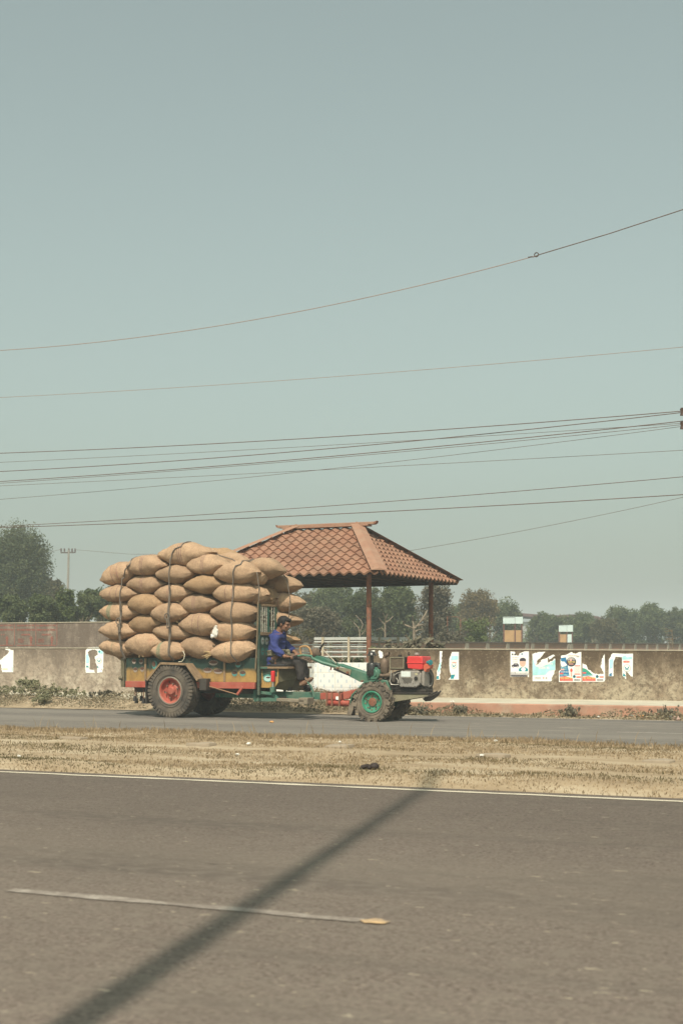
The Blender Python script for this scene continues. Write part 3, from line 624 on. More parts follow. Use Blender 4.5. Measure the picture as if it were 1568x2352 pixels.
# ---------------------------------------------------------------- poles and wires
M_pole = mat('pole_concrete', (.40, .37, .31), .9, .12, 3); M_iron = mat('dark_iron', (.075, .055, .045), .8, .3, 8); M_ins = mat('porcelain', (.075, .045, .035), .4, .2, 8); M_wire = mat('wire_sheath', (.13, .085, .065), .8, .15, 3, bmp=0); M_cop = mat('copper_wire', (.30, .17, .11), .7, .15, 3, bmp=0)
fp = AT(155, 1500, 112); zt_ = CH+(YH-1263)/FL*112
o = thing('utility_pole', 'distant pale utility pole with one crossarm between the trees', 'utility pole', (Vector((fp.x, fp.y, 0)), 0), (0, 0, -.06))
b = MB(); b.tube([(-.1, 0, -.06), (.12, 0, zt_)], [.13, .075], 12); b.build('shaft', mat('old_pole', (.24, .215, .175), .9, .12, 3), o)
b = MB(); b.bar((-.52, 0, zt_-.22), (.66, 0, zt_-.2), .08, .1); b.build('crossarm', M_iron, o)
for x in (-.48, -.22, .12, .38, .62): b = MB(); b.lathe([(.0, .28), (.05, .26), (.075, .12), (.05, .1), (.075, .03), (.03, 0)], (x, 0, zt_-.15), (0, 0, 1), 10); b.build('insulator', M_ins, o)
WSS = 28.0
tp, _ = RD(1597, 1000, WSS); o = thing('utility_pole', 'utility pole just past the right edge, only its insulator rack showing', 'utility pole', ROAD, (tp, WSS, .0))
b = MB(); b.tube([(tp, WSS, 0), (tp, WSS, 9.2)], [.15, .1], 14); b.build('shaft', M_pole, o)
for py in (945, 976):
    z = RD(1568, py, WSS)[1]; b = MB(); b.bar((tp-.27, WSS-.1, z+.03), (tp+.02, WSS-.1, z+.03), .05, .05); b.build('bracket', M_iron, o)
    b = MB(); b.lathe([(.0, -.07), (.05, -.065), (.035, 0), (.05, .065), (.0, .07)], (tp-.24, WSS-.1, z-.03), (0, 0, 1), 12); b.build('insulator', M_ins, o)
b = MB(); z0 = RD(1568, 990, WSS)[1]; z1 = RD(1568, 936, WSS)[1]; b.span((tp-.13, WSS-.16, z0), (tp-.09, WSS-.06, z1)); b.build('rack', M_iron, o)
WIRES = [([(0, 805), (620, 728), (1225, 589)], 30, .009, 'copper', 'highest thin copper wire, sagging steeply and knotted near its right end', [(1240, 584), (1400, 536), (1568, 481)]),
 ([(0, 913), (784, 864), (1568, 797)], 30, .006, 'copper', 'faint thin wire crossing the sky alone below the knotted wire', None),
 ([(0, 1041), (784, 1002), (1568, 944)], WSS, .011, 'dark', 'uppermost thick cable of the bundle meeting the insulator rack', None),
 ([(0, 1083), (784, 1028), (1568, 947)], WSS+.1, .011, 'dark', 'thick cable that joins the uppermost cable at the insulator rack', None),
 ([(0, 1062), (784, 1021), (1568, 972)], WSS+.2, .006, 'dark', 'thin wire threaded between the two thickest cables', None),
 ([(0, 1106), (784, 1046), (1568, 967)], WSS, .011, 'dark', 'thick cable at the middle of the bundle, below the crossing cables', None),
 ([(0, 1110), (784, 1050), (1568, 975)], WSS+.15, .007, 'dark', 'thin wire hugging the underside of the middle cable', None),
 ([(0, 1147), (784, 1074), (1568, 979)], WSS+.25, .006, 'dark', 'thin steep wire crossing the lowest of the bundle at mid span', None),
 ([(0, 1116), (784, 1077), (1568, 1034)], WSS+.3, .006, 'dark', 'thin shallow wire leaving the bundle towards the lower right', None),
 ([(0, 1209), (784, 1160), (1568, 1095)], WSS+.1, .009, 'dark', 'upper of the two cables passing just over the shelter ridge', None),
 ([(0, 1212), (784, 1180), (1568, 1136)], WSS+.2, .011, 'dark', 'lower of the two cables passing just over the shelter ridge', None),
 ([(850, 1279), (1200, 1219), (1568, 1142)], 36, .007, 'dark', 'thin wire rising to the right from behind the shelter roof', None)]
for pts, s, r, mk, lab, pts2 in WIRES:
    P = [RD(x, y, s) for x, y in pts]
    (x0, y0), (x1, y1), (x2, y2) = P
    def quad(t): return y0*(t-x1)*(t-x2)/((x0-x1)*(x0-x2)) + y1*(t-x0)*(t-x2)/((x1-x0)*(x1-x2)) + y2*(t-x0)*(t-x1)/((x2-x0)*(x2-x1))
    tl = x0-(0 if pts[0][0] > 100 else 7); tr = x2 + (0 if pts2 else .28 if (s >= WSS and s < 29 and pts[2][1] < 976) else 4)
    path = [(tl+(tr-tl)*i/40, s, quad(tl+(tr-tl)*i/40)) for i in range(41)]
    o = thing('wire', lab, 'wire', ROAD, (x1, s, y1)); b = MB(); b.tube(path, r*.82, 6); b.build('strand', M_cop if mk == 'copper' else M_wire, o)
    if pts2:
        Q = [RD(x, y, s) for x, y in pts2]; b = MB(); q0 = Q[0]; e = Q[2]; ex = (e[0]+(e[0]-Q[1][0])*3, e[1]+(e[1]-Q[1][1])*3.4)
        b.tube([(path[-1][0]-.02, s, path[-1][2]-.012), (q0[0], s, q0[1])]+[(q[0], s, q[1]) for q in Q[1:]]+[(ex[0], s, ex[1])], .0105, 6); b.build('strand', M_wire, o)
        b = MB(); c = RD(1231, 585, s); b.tube([(c[0]+.045*math.cos(a*.4), s, c[1]+.045*math.sin(a*.4)) for a in range(17)], .012, 6); b.build('knot', M_iron, o)
        b = MB(); a_ = RD(1212, 591, s); c_ = RD(1222, 589.5, s); b.tube([(a_[0], s, a_[1]), (c_[0], s, c_[1])], .014, 6); b.build('splice', M_iron, o)
b = MB(); pa = Vector((fp.x-.6, 112, zt_-.1)); o = thing('wire', 'faint distant power line strung through the far crossarm', 'wire', WORLD, pa)
b.tube([AT(-60, 1300, 112), AT(60, 1281, 112), pa+Vector((.15, 0, .15))], .014, 5); b.tube([pa+Vector((1.15, 0, .12)), AT(300, 1273, 112), AT(480, 1272, 112)], .014, 5); b.build('strand', M_wire, o)
# the roadside pole behind the photographer that throws the long shadow
o = thing('utility_pole', 'tall utility pole on the near roadside whose shadow crosses the road', 'utility pole', WORLD, (-1.80, -1.15, 0))
b = MB(); b.tube([(-1.80, -1.15, 0), (-1.80, -1.15, 9), (-1.80, -1.15, 18.4)], [.085, .07, .05], 16); b.build('shaft', M_pole, o)
# ---------------------------------------------------------------- trailer
YN, YF = -.44, .44                  # near and far faces of the bed
def paint(name, col, **k): return mat(name, col, .55, .16, 7, dust=k.get('dust', .35), dscale=4, bmp=.15, bscale=40, spec=.4, chips=k.get('chips'))
M_red = paint('red_paint', (.36, .065, .042), chips=((.20, .13, .09), 16, .66)); M_green = paint('green_paint', (.018, .115, .082), chips=((.22, .19, .14), 14, .62)); M_dgreen = paint('dark_green_paint', (.012, .05, .036)); M_black = paint('black_metal', (.022, .02, .019), dust=.18); M_rubber = mat('tyre_rubber', (.055, .048, .042), .85, .2, 8, dust=.42, dscale=5, bmp=.3); M_rubm = mat('muddy_rubber', (.095, .078, .062), .9, .25, 8, dust=.6, dscale=4, bmp=.4)
M_wood = mat('weathered_plank', (.23, .155, .09), .85, .3, 12, bmp=.4); M_olive = paint('olive_paint', (.085, .075, .04)); M_ptw = mat('painted_white', (.29, .235, .195), .7, .2, 12, bmp=0); M_ptt = mat('painted_teal', (.08, .25, .22), .7, .2, 12, bmp=0); M_ptk = mat('painted_maroon', (.105, .055, .036), .7, .2, 12, bmp=0); M_chrome = mat('bright_steel', (.60, .58, .54), .3, .1, 6, metal=.8, bmp=.05)
def panel_mat():
    m, nt, bs = new_mat('ochre_panel'); tc = N(nt, 'ShaderNodeTexCoord').outputs['Object']; z = N(nt, 'ShaderNodeSeparateXYZ'); nt.links.new(tc, z.inputs[0])
    mp = N(nt, 'ShaderNodeMapping'); mp.inputs['Scale'].default_value = (1, 1, .25); nt.links.new(tc, mp.inputs[0])
    c = ramp(nt, noise_n(nt, tc, 7, 5, .65), [(.3, (.26, .15, .045)), (.7, (.40, .245, .075))])
    a = math_n(nt, 'ADD', z.outputs[2], math_n(nt, 'MULTIPLY', noise_n(nt, mp.outputs[0], 9, 5, .6), .16))
    c = mixc(nt, ramp(nt, math_n(nt, 'SUBTRACT', a, .10), [(PANEL_SHADE-.02, 0), (PANEL_SHADE+.05, 1)]), c, (.010, .034, .025))  # dark green upper band carries the painted shade of the overhanging sacks
    k = ramp(nt, noise_n(nt, mp.outputs[0], 14, 6, .7), [(.54, 0), (.7, .65)]); c = mixc(nt, k, c, (.13, .085, .045))
    nt.links.new(c, bs.inputs['Base Color']); bs.inputs['Roughness'].default_value = .6; bump(nt, bs, noise_n(nt, tc, 40, 4), .2, .01); return m
zTop = T(Z1, 700, 915, YN)[1]; zMid = T(Z1, 700, 1090, YN)[1]; PANEL_SHADE = zMid+.155
M_panel = panel_mat()
tr = thing('trailer', 'painted ochre and green cargo trailer with red frame under the stacked sacks', 'trailer', CART, (0, 0, 0))
xr, xf = T(Z1, 228, 1000, YN)[0], T(Z1, 1180, 1000, YN)[0]
for y, nm in ((YN, 'side_panel'), (YF, 'side_panel')):
    b = MB(); b.span((xr, y-.014, zMid), (xf, y+.014, zTop)); sp = b.build(nm, M_panel, tr, bevel=.003)
    if y > 0: continue
    for a in (370, 950):
        x = T(Z1, a, 1000, YN)[0]; b = MB(); b.span((x-.018, y-.032, zMid), (x+.018, y-.0145, zTop-.01)); b.build('batten', M_wood, sp)
    def flower(zf, cx, cy, rx, ry, mo, mi_, b):
        x, z = T(zf, cx, cy, YN-.016); x1, _ = T(zf, cx+rx, cy, YN-.016); _, z1 = T(zf, cx, cy-ry, YN-.016); rx, rz = abs(x1-x), abs(z1-z)
        b.oval(x, z+rz*.12, rx*1.05, rz*.9, YN-.0155, 2, 18)
        for q in range(9): a = R_(8+q*20.5); b.flat([(x+rx*.98*math.cos(a-.1), z+rz*.12+rz*.85*math.sin(a-.1)), (x+rx*1.2*math.cos(a), z+rz*.12+rz*1.12*math.sin(a)), (x+rx*.98*math.cos(a+.1), z+rz*.12+rz*.85*math.sin(a+.1))], YN-.0160, mo)
        lo_ = [(x-rx, z+rz*.12), (x-rx*.5, z-rz*.12), (x, z-rz*.2), (x+rx*.5, z-rz*.12), (x+rx, z+rz*.12), (x+rx*.8, z-rz*.5), (x+rx*.35, z-rz*.85), (x-rx*.35, z-rz*.85), (x-rx*.8, z-rz*.5)]; b.flat(lo_, YN-.0172, mo)
        for q in range(7):
            a = R_(200+q*23); b.flat([(x+rx*1.1*math.cos(a), z+rz*1.1*math.sin(a)), (x+rx*1.5*math.cos(a+.08), z+rz*1.55*math.sin(a+.08)), (x+rx*1.1*math.cos(a+.12), z+rz*1.1*math.sin(a+.12))], YN-.0152, 2)
    FLW = [(ZW, *q, 26, 34, 0) for q in ((172, 188), (262, 192), (190, 297), (278, 290))] + [(ZW, *q, 56, 34, 0) for q in ((1200, 208), (1125, 305), (1262, 318))] + [(ZW, *q, 36, 40, 1) for q in ((1520, 230), (1475, 345))] + [(ZB, 640, 390, 44, 44, 1)]
    for (zf_, cx, cy, rx, ry, mo) in FLW: b = MB(); flower(zf_, cx, cy, rx, ry, mo, 2, b); b.build('painted_flower', [M_ptw, M_ptt, M_ptk], sp, smooth=False)
    b = MB(); x, z = T(ZW, 440, 235, YN-.016); b.oval(x, z, .05, .075, YN-.0165, 1, 14); b.oval(x-.015, z+.02, .035, .05, YN-.018, 2, 12); b.build('painted_leaf', [M_ptw, M_ptt, M_ptk], sp, smooth=False)
b = MB(); b.span((xr+.02, YN+.02, zMid+.02), (xf-.02, YF-.02, zMid+.06)); b.build('bed_floor', M_wood, tr)
for nm, x in (('tailgate', xr-.03), ('front_board', xf)):
    b = MB(); b.span((x, YN+.016, zMid+.002), (x+.028, YF-.016, zTop-.003)); b.build(nm, M_dgreen, tr, bevel=.003)
xa = T(Z1, 190, 1000, YN)[0]
for ya, yc in ((YN-.03, YN+.02), (YF-.02, YF+.03)): b = MB(); b.span((xa, ya, zMid-.10), (xr-.032, yc, zTop)); b.build('corner_post', M_olive, tr, bevel=.006)
lx, lz = T(Z1, 192, 1062, YN-.03); b = MB(); b.lathe([(.0, -.05), (.03, -.05), (.035, 0), (.035, .02), (0, .02)], (lx-.03, YN-.03, lz), (-1, 0, 0), 12); b.build('tail_lamp', M_olive, tr)
z0, z1 = T(Z1, 1000, 1150, YN)[1], T(Z1, 1000, 1092, YN)[1]
for y in (YN-.02, YF+.02):
    b = MB(); b.span((xr, y-.025, zMid-.105), (xf-.01, y+.025, zMid-.003)); b.build('frame_rail', M_red, tr, bevel=.006)
b = MB(); b.span((xr-.02, -.2, zMid-.19), (xf, -.14, zMid-.11)); b.span((xr-.02, .14, zMid-.19), (xf, .2, zMid-.11))
for x in (xr+.1, -.4, .4, xf-.15): b.span((x-.03, YN+.02, zMid-.108), (x+.03, YF-.02, zMid-.05))
b.build('chassis', M_black, tr, bevel=.005)
zc = .437
b = MB(); b.cyl((0, -.50, zc), (0, .50, zc), .035); b.lathe([(.0, -.12), (.06, -.11), (.09, -.03), (.09, .03), (.06, .11), (0, .12)], (0, 0, zc), (0, 1, 0), 18); b.build('axle', M_black, tr)
for y in (-.28, .28):
    b = MB()
    for k in range(5):
        ln = .48-.08*k; b.tube([(-ln, y, zc+.13-.02*k-.0), (0, y, zc+.055-.014*k+.03), (ln, y, zc+.13-.02*k)], .013, 6)
    b.span((-.05, y-.04, zc+.0), (.05, y+.04, zc+.11)); b.build('leaf_spring', M_black, tr)
def tyre(b, c, R, w, rim, lugs, lugw, lugh, style, mi=0):
    pr = [(rim, -w*.36), (rim+.012, -w*.42), (R*.62+rim*.38-.02, -w*.5), (R*.86, -w*.49), (R-.018, -w*.43), (R-.006, -w*.30), (R-.006, w*.30), (R-.018, w*.43), (R*.86, w*.49), (R*.62+rim*.38-.02, w*.5), (rim+.012, w*.42), (rim, w*.36)]
    b.lathe(pr, c, (0, 1, 0), 64, mi, closed=True); c = Vector(c)
    for r_ in (rim+(R-rim)*.28, rim+(R-rim)*.62):
        for sy in (-1, 1): b.lathe([(r_-.004, sy*w*.496), (r_, sy*(w*.496+.006)), (r_+.004, sy*w*.496)], c, (0, 1, 0), 64, mi)
    for k in range(lugs):
        for sy in (-1, 1):
            a = 2*math.pi*(k + (.5 if sy > 0 else 0))/lugs; er = Vector((math.cos(a), 0, math.sin(a))); et = Vector((-math.sin(a), 0, math.cos(a))); ey = Vector((0, 1, 0))
            if style == 'road':
                M = Matrix((et, ey, er)).transposed(); b.box(c+er*(R-.012)+ey*sy*w*.36, (lugw, w*.28, lugh), M, mi); b.box(c+er*(R-.045)+ey*sy*w*.475, (lugw*.9, .02, .07), M, mi)
            else:
                d = (ey*sy*.8 + et*.62).normalized(); f = er.cross(d); M = Matrix((d, f, er)).transposed()
                b.box(c+er*(R-.004)+ey*sy*w*.21+et*.035, (w*.56, lugw, lugh), M, mi); b.box(c+er*(R-.035)+ey*sy*w*.48+et*.1, (.03, lugw*1.1, .06), Matrix((ey, et, er)).transposed(), mi)
    if style == 'road':
        for yy in (-.2, 0, .2): b.lathe([(R-.008, (yy-.06)*w), (R+.002, (yy-.05)*w), (R+.002, (yy+.05)*w), (R-.008, (yy+.06)*w)], c, (0, 1, 0), 64, mi)
def wheel(par, x, y, zc, R, w, rim, near, kind):
    sg = -1 if near else 1
    b = MB(); tyre(b, (x, y, zc), R, w, rim, 44 if kind == 'road' else 15, .042 if kind == 'road' else .05, .03 if kind == 'road' else .02, kind)
    wb = b.build('wheel', M_rubber if kind == 'road' else M_rubm, par, smooth=35)
    b = MB(); c = (x, y, zc); o_ = sg*w
    if kind == 'road':
        b.lathe([(rim+.022, o_*.45), (rim+.004, o_*.47), (rim-.01, o_*.43), (rim-.016, o_*.2), (rim-.03, o_*.12), (rim*.62, o_*.10), (rim*.45, o_*.22), (.075, o_*.22), (.07, o_*.38), (.055, o_*.44), (.0, o_*.45)], c, (0, 1, 0), 48)
        b.build('rim', M_red, wb)
        for k in range(6):
            a = k*math.pi/3+.3; p = Vector((x+.115*math.cos(a), y+o_*.2, zc+.115*math.sin(a))); b = MB(); b.cyl(p, p+Vector((0, sg*.03, 0)), .013, n=6); b.build('wheel_nut', mat('nut_steel', (.22, .16, .12), .6, .2, 9, metal=.4), wb)
        for k in range(5):
            a = k*2*math.pi/5+.75; p = Vector((x+rim*.78*math.cos(a), y+o_*.108+sg*.002, zc+rim*.78*math.sin(a))); b = MB(); b.oval(p.x, p.z, .012, .02, p.y+sg*.003, 0, 10); b.build('rim_slot', M_black, wb, smooth=False)
        b = MB(); b.lathe([(rim+.03, o_*.43), (rim+.024, o_*.49), (rim+.012, o_*.49), (rim+.008, o_*.45)], c, (0, 1, 0), 48); b.build('rim_flange', mat('grey_steel', (.26, .23, .19), .6, .2, 9, metal=.3, dust=.4), wb)
    else:
        b.lathe([(rim+.016, o_*.42), (rim+.006, o_*.50), (rim-.008, o_*.48), (rim-.014, o_*.30), (rim-.03, o_*.24), (rim*.5, o_*.20), (.0, o_*.20)], c, (0, 1, 0), 48); b.build('rim', mat('rim_green', (.03, .205, .125), .5, .15, 8, dust=.2), wb)
        b = MB(); b.lathe([(.062, o_*.2), (.066, o_*.30), (.05, o_*.33), (.0, o_*.33)], c, (0, 1, 0), 24); b.build('hub', M_rust, wb)
        for k in range(15):
            n5 = k >= 10; a = (k-10)*2*math.pi/5+.4 if n5 else k*2*math.pi/10+.2; rk = .092 if n5 else rim*.78; p = Vector((x+rk*math.cos(a), y+o_*.202, zc+rk*math.sin(a))); b = MB(); b.cyl(p, p+Vector((0, sg*(.03 if n5 else .018), 0)), .0105, n=6); b.build('wheel_nut', M_brown if n5 else M_rust, wb)
    return wb
wheel(tr, 0, -.52, zc, .43, .235, .2, True, 'road'); wheel(tr, 0, .52, zc, .43, .235, .2, False, 'road')
# fenders: a bent strip above each wheel
for y0, y1 in ((-.655, YN-.016), (YF+.016, .655)):
    P = [T(Z1, *q, -.62) for q in ((378, 1072), (480, 948), (672, 955), (757, 1072))]; b = MB()
    inn = [(p[0]*.96, p[1]-.035) for p in P]
    for i in range(3): b.prism([P[i], P[i+1], inn[i+1], inn[i]], y0, y1)
    fd = b.build('fender', M_wood, tr, bevel=.003)
    x0, z0_ = P[0]; b = MB(); b.span((x0-.03, y0+.02, z0_-.40), (x0-.005, y1, z0_-.01)); b.build('mud_flap', M_black, fd)
    x0, z0_ = P[3]; b = MB(); b.span((x0-.01, y0+.06, z0_-.18), (x0+.12, y1+(.03 if y0 < 0 else 0)-.01, z0_+.01)); b.build('bracket', M_olive if False else M_black, fd, bevel=.004)
# truss rod and hanger under the frame
b = MB(); b.tube([T3(Z1, 790, 1112, -.5), T3(Z1, 1040, 1186, -.48)], .009, 6); b.build('truss_rod', mat('rusty_rod', (.28, .16, .09), .8, .2, 9), tr)
b = MB(); b.bar(T3(Z1, 1080, 1128, -.47), T3(Z1, 1040, 1186, -.47), .04, .05, up=(0, 1, 0)); b.build('hanger', M_red, tr, bevel=.004)
for i, (a, c) in enumerate(((288, 1205), (298, 1222), (335, 1205), (350, 1222), (368, 1222))):
    y = YN+.02+.14*(i % 3); p = T3(Z1, a, c-10, y); zt_ = T(Z1, a, 1140, y)[1]; b = MB(); b.tube([(p.x, y, zt_), (p.x+.004, y, (p.z+zt_)/2), (p.x, y, p.z)], .008, 5); ch = b.build('hanging_chain', M_rust, tr)
    b = MB(); b.cyl((p.x, y, p.z), (p.x, y, p.z-.085), .026, .034, 10); b.build('weight', M_black, ch)
b = MB(); x0, z0_ = T(Z1, 255, 1118, YN); x1, z1_ = T(Z1, 380, 1150, YN); b.prism([(x0, z0_), (x1, z0_), (x1, z1_), (x0+.1, z1_)], YN+.02, YF-.02); b.build('toolbox', M_black, tr)
# front rack with barred panel
FX = xf+.035; ztR = T(Z1, 1195, 515, YN)[1]; zbR = T(Z1, 1195, 735, YN)[1]
for y in (YN+.01, YF-.03): b = MB(); b.span((FX-.02, y-.02, zMid-.2), (FX+.02, y+.02, ztR)); b.build('rack_post', M_dgreen, tr, bevel=.003)
b = MB(); b.span((FX-.018, YN+.03, ztR-.04), (FX+.022, YF-.05, ztR-.005)); b.span((FX-.018, YN+.03, zbR-.03), (FX+.022, YF-.05, zbR+.02)); b.build('rack_rail', M_wood, tr, bevel=.003)
M_bar = mat('chipped_pale_bar', (.33, .31, .25), .7, .5, 40, bmp=.2, chips=((.06, .05, .04), 30, .55)); wR = (YF-.05)-(YN+.03)
for k, f in enumerate((.04, .10, .19, .26, .46, .56, .72, .78, .88, .95)):
    y = YN+.03+wR*f; b = MB(); zs = [zbR+.02+(ztR-zbR-.06)*i/14 for i in range(15)]; b.tube([(FX+.012, y, z) for z in zs], [.007+.005*(i % 2) for i in range(15)], 8); b.build('rack_bar', M_bar, tr)
for f in (.34, .64): y = YN+.03+wR*f; b = MB(); b.span((FX-.012, y-.024, zbR+.02), (FX+.014, y+.024, ztR-.04)); b.build('rack_slat', M_green, tr)
for f in (.145, .51, .83):
    y = YN+.03+wR*f; z = (ztR+zbR)/2+.02; b = MB(); b.tube([(FX+.014, y+.028*math.cos(a*.3927), z+.045*math.sin(a*.3927)) for a in range(17)], .006, 6); b.build('rack_ring', M_bar, tr)
zbP = T(Z1, 1190, 990, YN)[1]; b = MB(); b.span((FX-.012, YN+.032, zbP-.25), (FX+.012, YF-.052, zbR-.032)); fp_ = b.build('front_panel', M_dgreen, tr)
def foval(y, z, ry, rz, d, mi): b.add([(FX+.013+d, y+ry*math.cos(k*math.pi/8), z+rz*math.sin(k*math.pi/8)) for k in range(16)], [tuple(range(16))], mi)
for zf_ in (790, 868):
    for f in (.10, .26, .55, .71):
        z = T(Z1, 1200, zf_, YN)[1]; y = YN+.03+wR*f; b = MB(); foval(y, z, .052, .062, 0, 0 if zf_ < 800 else 1); foval(y+.004, z, .026, .009, .0015, 2); b.build('painted_flower', [mat('faded_grey_paint', (.26, .29, .25), .8, .2, 9, bmp=0), mat('dark_teal_paint', (.05, .16, .14), .8, .2, 9, bmp=0), M_ptk], fp_, smooth=False)
# seat box in front
xs0, zs0 = T(Z1, 1212, 1135, -.36); xs1 = T(Z1, 1335, 1135, -.36)[0]; zs1 = T(Z1, 1270, 996, -.36)[1]; xs2 = T(Z1, 1447, 1000, -.2)[0]
b = MB(); b.prism([(xs0, zs0), (xs1-.06, zs0), (xs1+.01, zs0+.09), (xs1+.01, zs1), (xs0, zs1)], -.36, -.334); sb = b.build('seat_box', M_panel2 if False else mat('ochre_seat', (.40, .235, .065), .6, .18, 7, dust=.25), tr, bevel=.003)
b = MB()
b.add([(xs1-.06, -.333, zs0), (xs1+.01, -.333, zs0+.09), (xs1+.01, -.333, zs1), (xs2, -.08, zs1), (xs2, -.08, zs0+.16), (xs2-.12, -.08, zs0-.05), (xs2, .36, zs1), (xs2, .36, zs0+.16), (xs2-.12, .36, zs0-.05), (xs0, .36, zs0), (xs0, .36, zs1), (xs0, -.333, zs0), (xs0, -.333, zs1)], [(1, 4, 3, 2), (0, 5, 4, 1), (3, 4, 7, 6), (4, 5, 8, 7), (6, 7, 8, 9, 10), (9, 11, 12, 10), (0, 11, 9, 8, 5)])
b.build('box_front', M_olive, sb, smooth=False)
b = MB(); x, z = T(ZB, 1010, 458, -.36); b.oval(x, z, .085, .062, -.3625, 1, 20); b.oval(x, z-.006, .07, .045, -.364, 3, 18); b.oval(x+.01, z+.012, .04, .014, -.3655, 2, 14)
for q in range(8):
    a = R_(195+q*21); b.flat([(x+.08*math.cos(a), z+.06*math.sin(a)), (x+.115*math.cos(a), z+.115*math.sin(a)), (x+.08*math.cos(a+.12), z+.06*math.sin(a+.12))], -.362, 2)
xg0, xg1 = xs0+.03, xs1-.01; b.flat([(xg0, zs1-.12), (xg1, zs1-.12), (xg1, zs1-.003), (xg0, zs1-.003)], -.3622, 4)
b.build('painted_lotus', [M_ptw, M_ptt, M_ptk, mat('pale_aqua_paint', (.42, .62, .56), .7, .1, 9, bmp=0), M_dgreen], sb, smooth=False)
b = MB(); b.span((xs0-.02, -.40, zs1+.002), (xs2+.02, .40, zs1+.034)); b.build('seat_plank', M_wood, tr, bevel=.004)
b = MB(); b.span((xs0-.02, -.41, zs1+.004), (xs0+.14, -.401, zs1+.032)); b.build('plank_edge', M_green, tr)
b = MB(); b.span((xs0+.08, -.30, zs1+.035), (xs2-.1, .30, zs1+.075)); b.build('seat_cushion', mat('dark_cushion', (.03, .03, .032), .9, .3, 20), tr, bevel=.015)
# drawbar, jack, step
yb = -.22
b = MB(); p0 = T3(Z1, 1240, 1184, -.05); p1 = T3(ZT, 100, 648, -.05); b.bar(p0-Vector((.9, 0, 0)), p1, .11, .115); db = b.build('drawbar', M_green, tr, bevel=.006)
b = MB(); q0 = T3(Z1, 1165, 1222, -.34); q1 = T3(Z1, 1340, 1222, -.34); q2 = T3(Z1, 1545, 1232, -.34); b.bar(q0, q1, .05, .06); b.build('step_bar', M_green, tr, bevel=.004)
b = MB(); b.bar(q1, q2, .14, .05); b.span((q2.x-.10, -.41, q2.z-.05), (q2.x+.06, -.2, q2.z+.05)); b.build('foot_step', mat('worn_step', (.20, .165, .12), .85, .3, 9, dust=.4), tr, bevel=.006)
b = MB(); b.bar(T3(Z1, 1172, 1150, -.34), T3(Z1, 1172, 1225, -.34), .05, .06, up=(0, 1, 0)); b.bar(T3(Z1, 1190, 1168, -.34), T3(Z1, 1305, 1180, -.34), .045, .045); b.bar(T3(Z1, 1302, 1178, -.34), T3(Z1, 1345, 1235, -.34), .045, .05); b.build('step_bracket', M_green, tr, bevel=.004)
for x in (q0.x+.05, q1.x): b = MB(); b.bar((x, -.34, q0.z+.01), (x, .1, q0.z+.05), .04, .04); b.build('step_tie', M_black, tr)
j0, j1, j2 = T3(ZB, 1082, 640, -.40), T3(ZB, 1085, 500, -.40), T3(ZB, 1085, 350, -.40)
b = MB(); b.cyl(j0, j1, .017, n=12); jk = b.build('jack', M_chrome, tr); b = MB(); b.tube([j1-Vector((0, 0, .01)), j1, j2-Vector((0, 0, .012)), j2], [.03, .036, .034, .022], 14); b.build('jack_cylinder', mat('bright_red_jack', (.62, .03, .035), .4, .08, 9, dust=.1), jk); b = MB(); b.span(j0-Vector((.035, .03, .03)), j0+Vector((.035, .03, .06))); b.build('jack_foot', M_green, jk, bevel=.004)
b = MB(); s0 = T3(Z2, 325, 660, -.1); b.cyl(s0+Vector((0, 0, .2)), s0-Vector((0, 0, .0)), .016, n=10); b.span(s0-Vector((.03, .03, .06)), s0+Vector((.03, .03, 0))); b.build('brake_pedal', M_black, tr)
b = MB(); b.tube([T3(ZD, 1290, 1790, -.2), T3(ZD, 1360, 1870, -.2), T3(ZD, 1410, 2010, -.2), T3(ZD, 1425, 2120, -.2)], .014, 8); b.build('foot_rest', M_green, tr)
b = MB(); b.tube([T3(ZB, 1240, 730, -.12), T3(ZB, 1245, 692, -.12), T3(ZB, 1295, 692, -.12), T3(ZB, 1297, 730, -.12)], .006, 6); b.build('drawbar_loop', M_green, db)
# the lashing posts at the near front corner
b = MB(); b.tube([T3(Z1, 1192, 500, -.47), T3(Z1, 1186, 730, -.475), T3(Z1, 1172, 1000, -.48)], .013, 8); b.build('stake', mat('bamboo_stake', (.17, .125, .075), .85, .25, 12), tr)
# ---------------------------------------------------------------- two-wheel tractor
M_tgreen = mat('tractor_green', (.022, .135, .088), .45, .15, 8, dust=.3, dscale=5, bmp=.15, spec=.45, chips=((.16, .12, .08), 15, .66))
M_tank = mat('tank_red', (.60, .035, .035), .35, .06, 6, dust=.12, bmp=.05, spec=.5); M_alu = mat('cast_aluminium', (.27, .255, .23), .6, .35, 11, dust=.4, metal=.3, bmp=.3, chips=((.07, .055, .045), 13, .57)); M_brown = mat('muffler_brown', (.125, .085, .06), .6, .3, 9, dust=.3, metal=.3); M_dk = mat('greasy_black', (.018, .016, .015), .5, .3, 9, dust=.15); M_gloss = mat('gloss_black', (.012, .012, .012), .25, .2, 9, dust=.08, spec=.6); M_drab = mat('drab_steel', (.20, .185, .12), .65, .2, 9, dust=.4)
ax, az = T(ZT, 705, 722, -.30); TX = ax
tk = thing('tractor', 'green two-wheeled walking tractor with silver engine and red fuel tank', 'tractor', CART, (TX, 0, 0))
wheel(tk, TX, -.30, .302, .30, .17, .155, True, 'agri'); wheel(tk, TX, .30, .302, .30, .17, .155, False, 'agri')
b = MB(); b.cyl((TX, -.26, .302), (TX, .26, .302), .05); b.build('axle', M_dk, tk)
E = lambda a, c, y=-.16: T(ZT, a, c, y)
E3 = lambda a, c, y=-.16: T3(ZT, a, c, y)
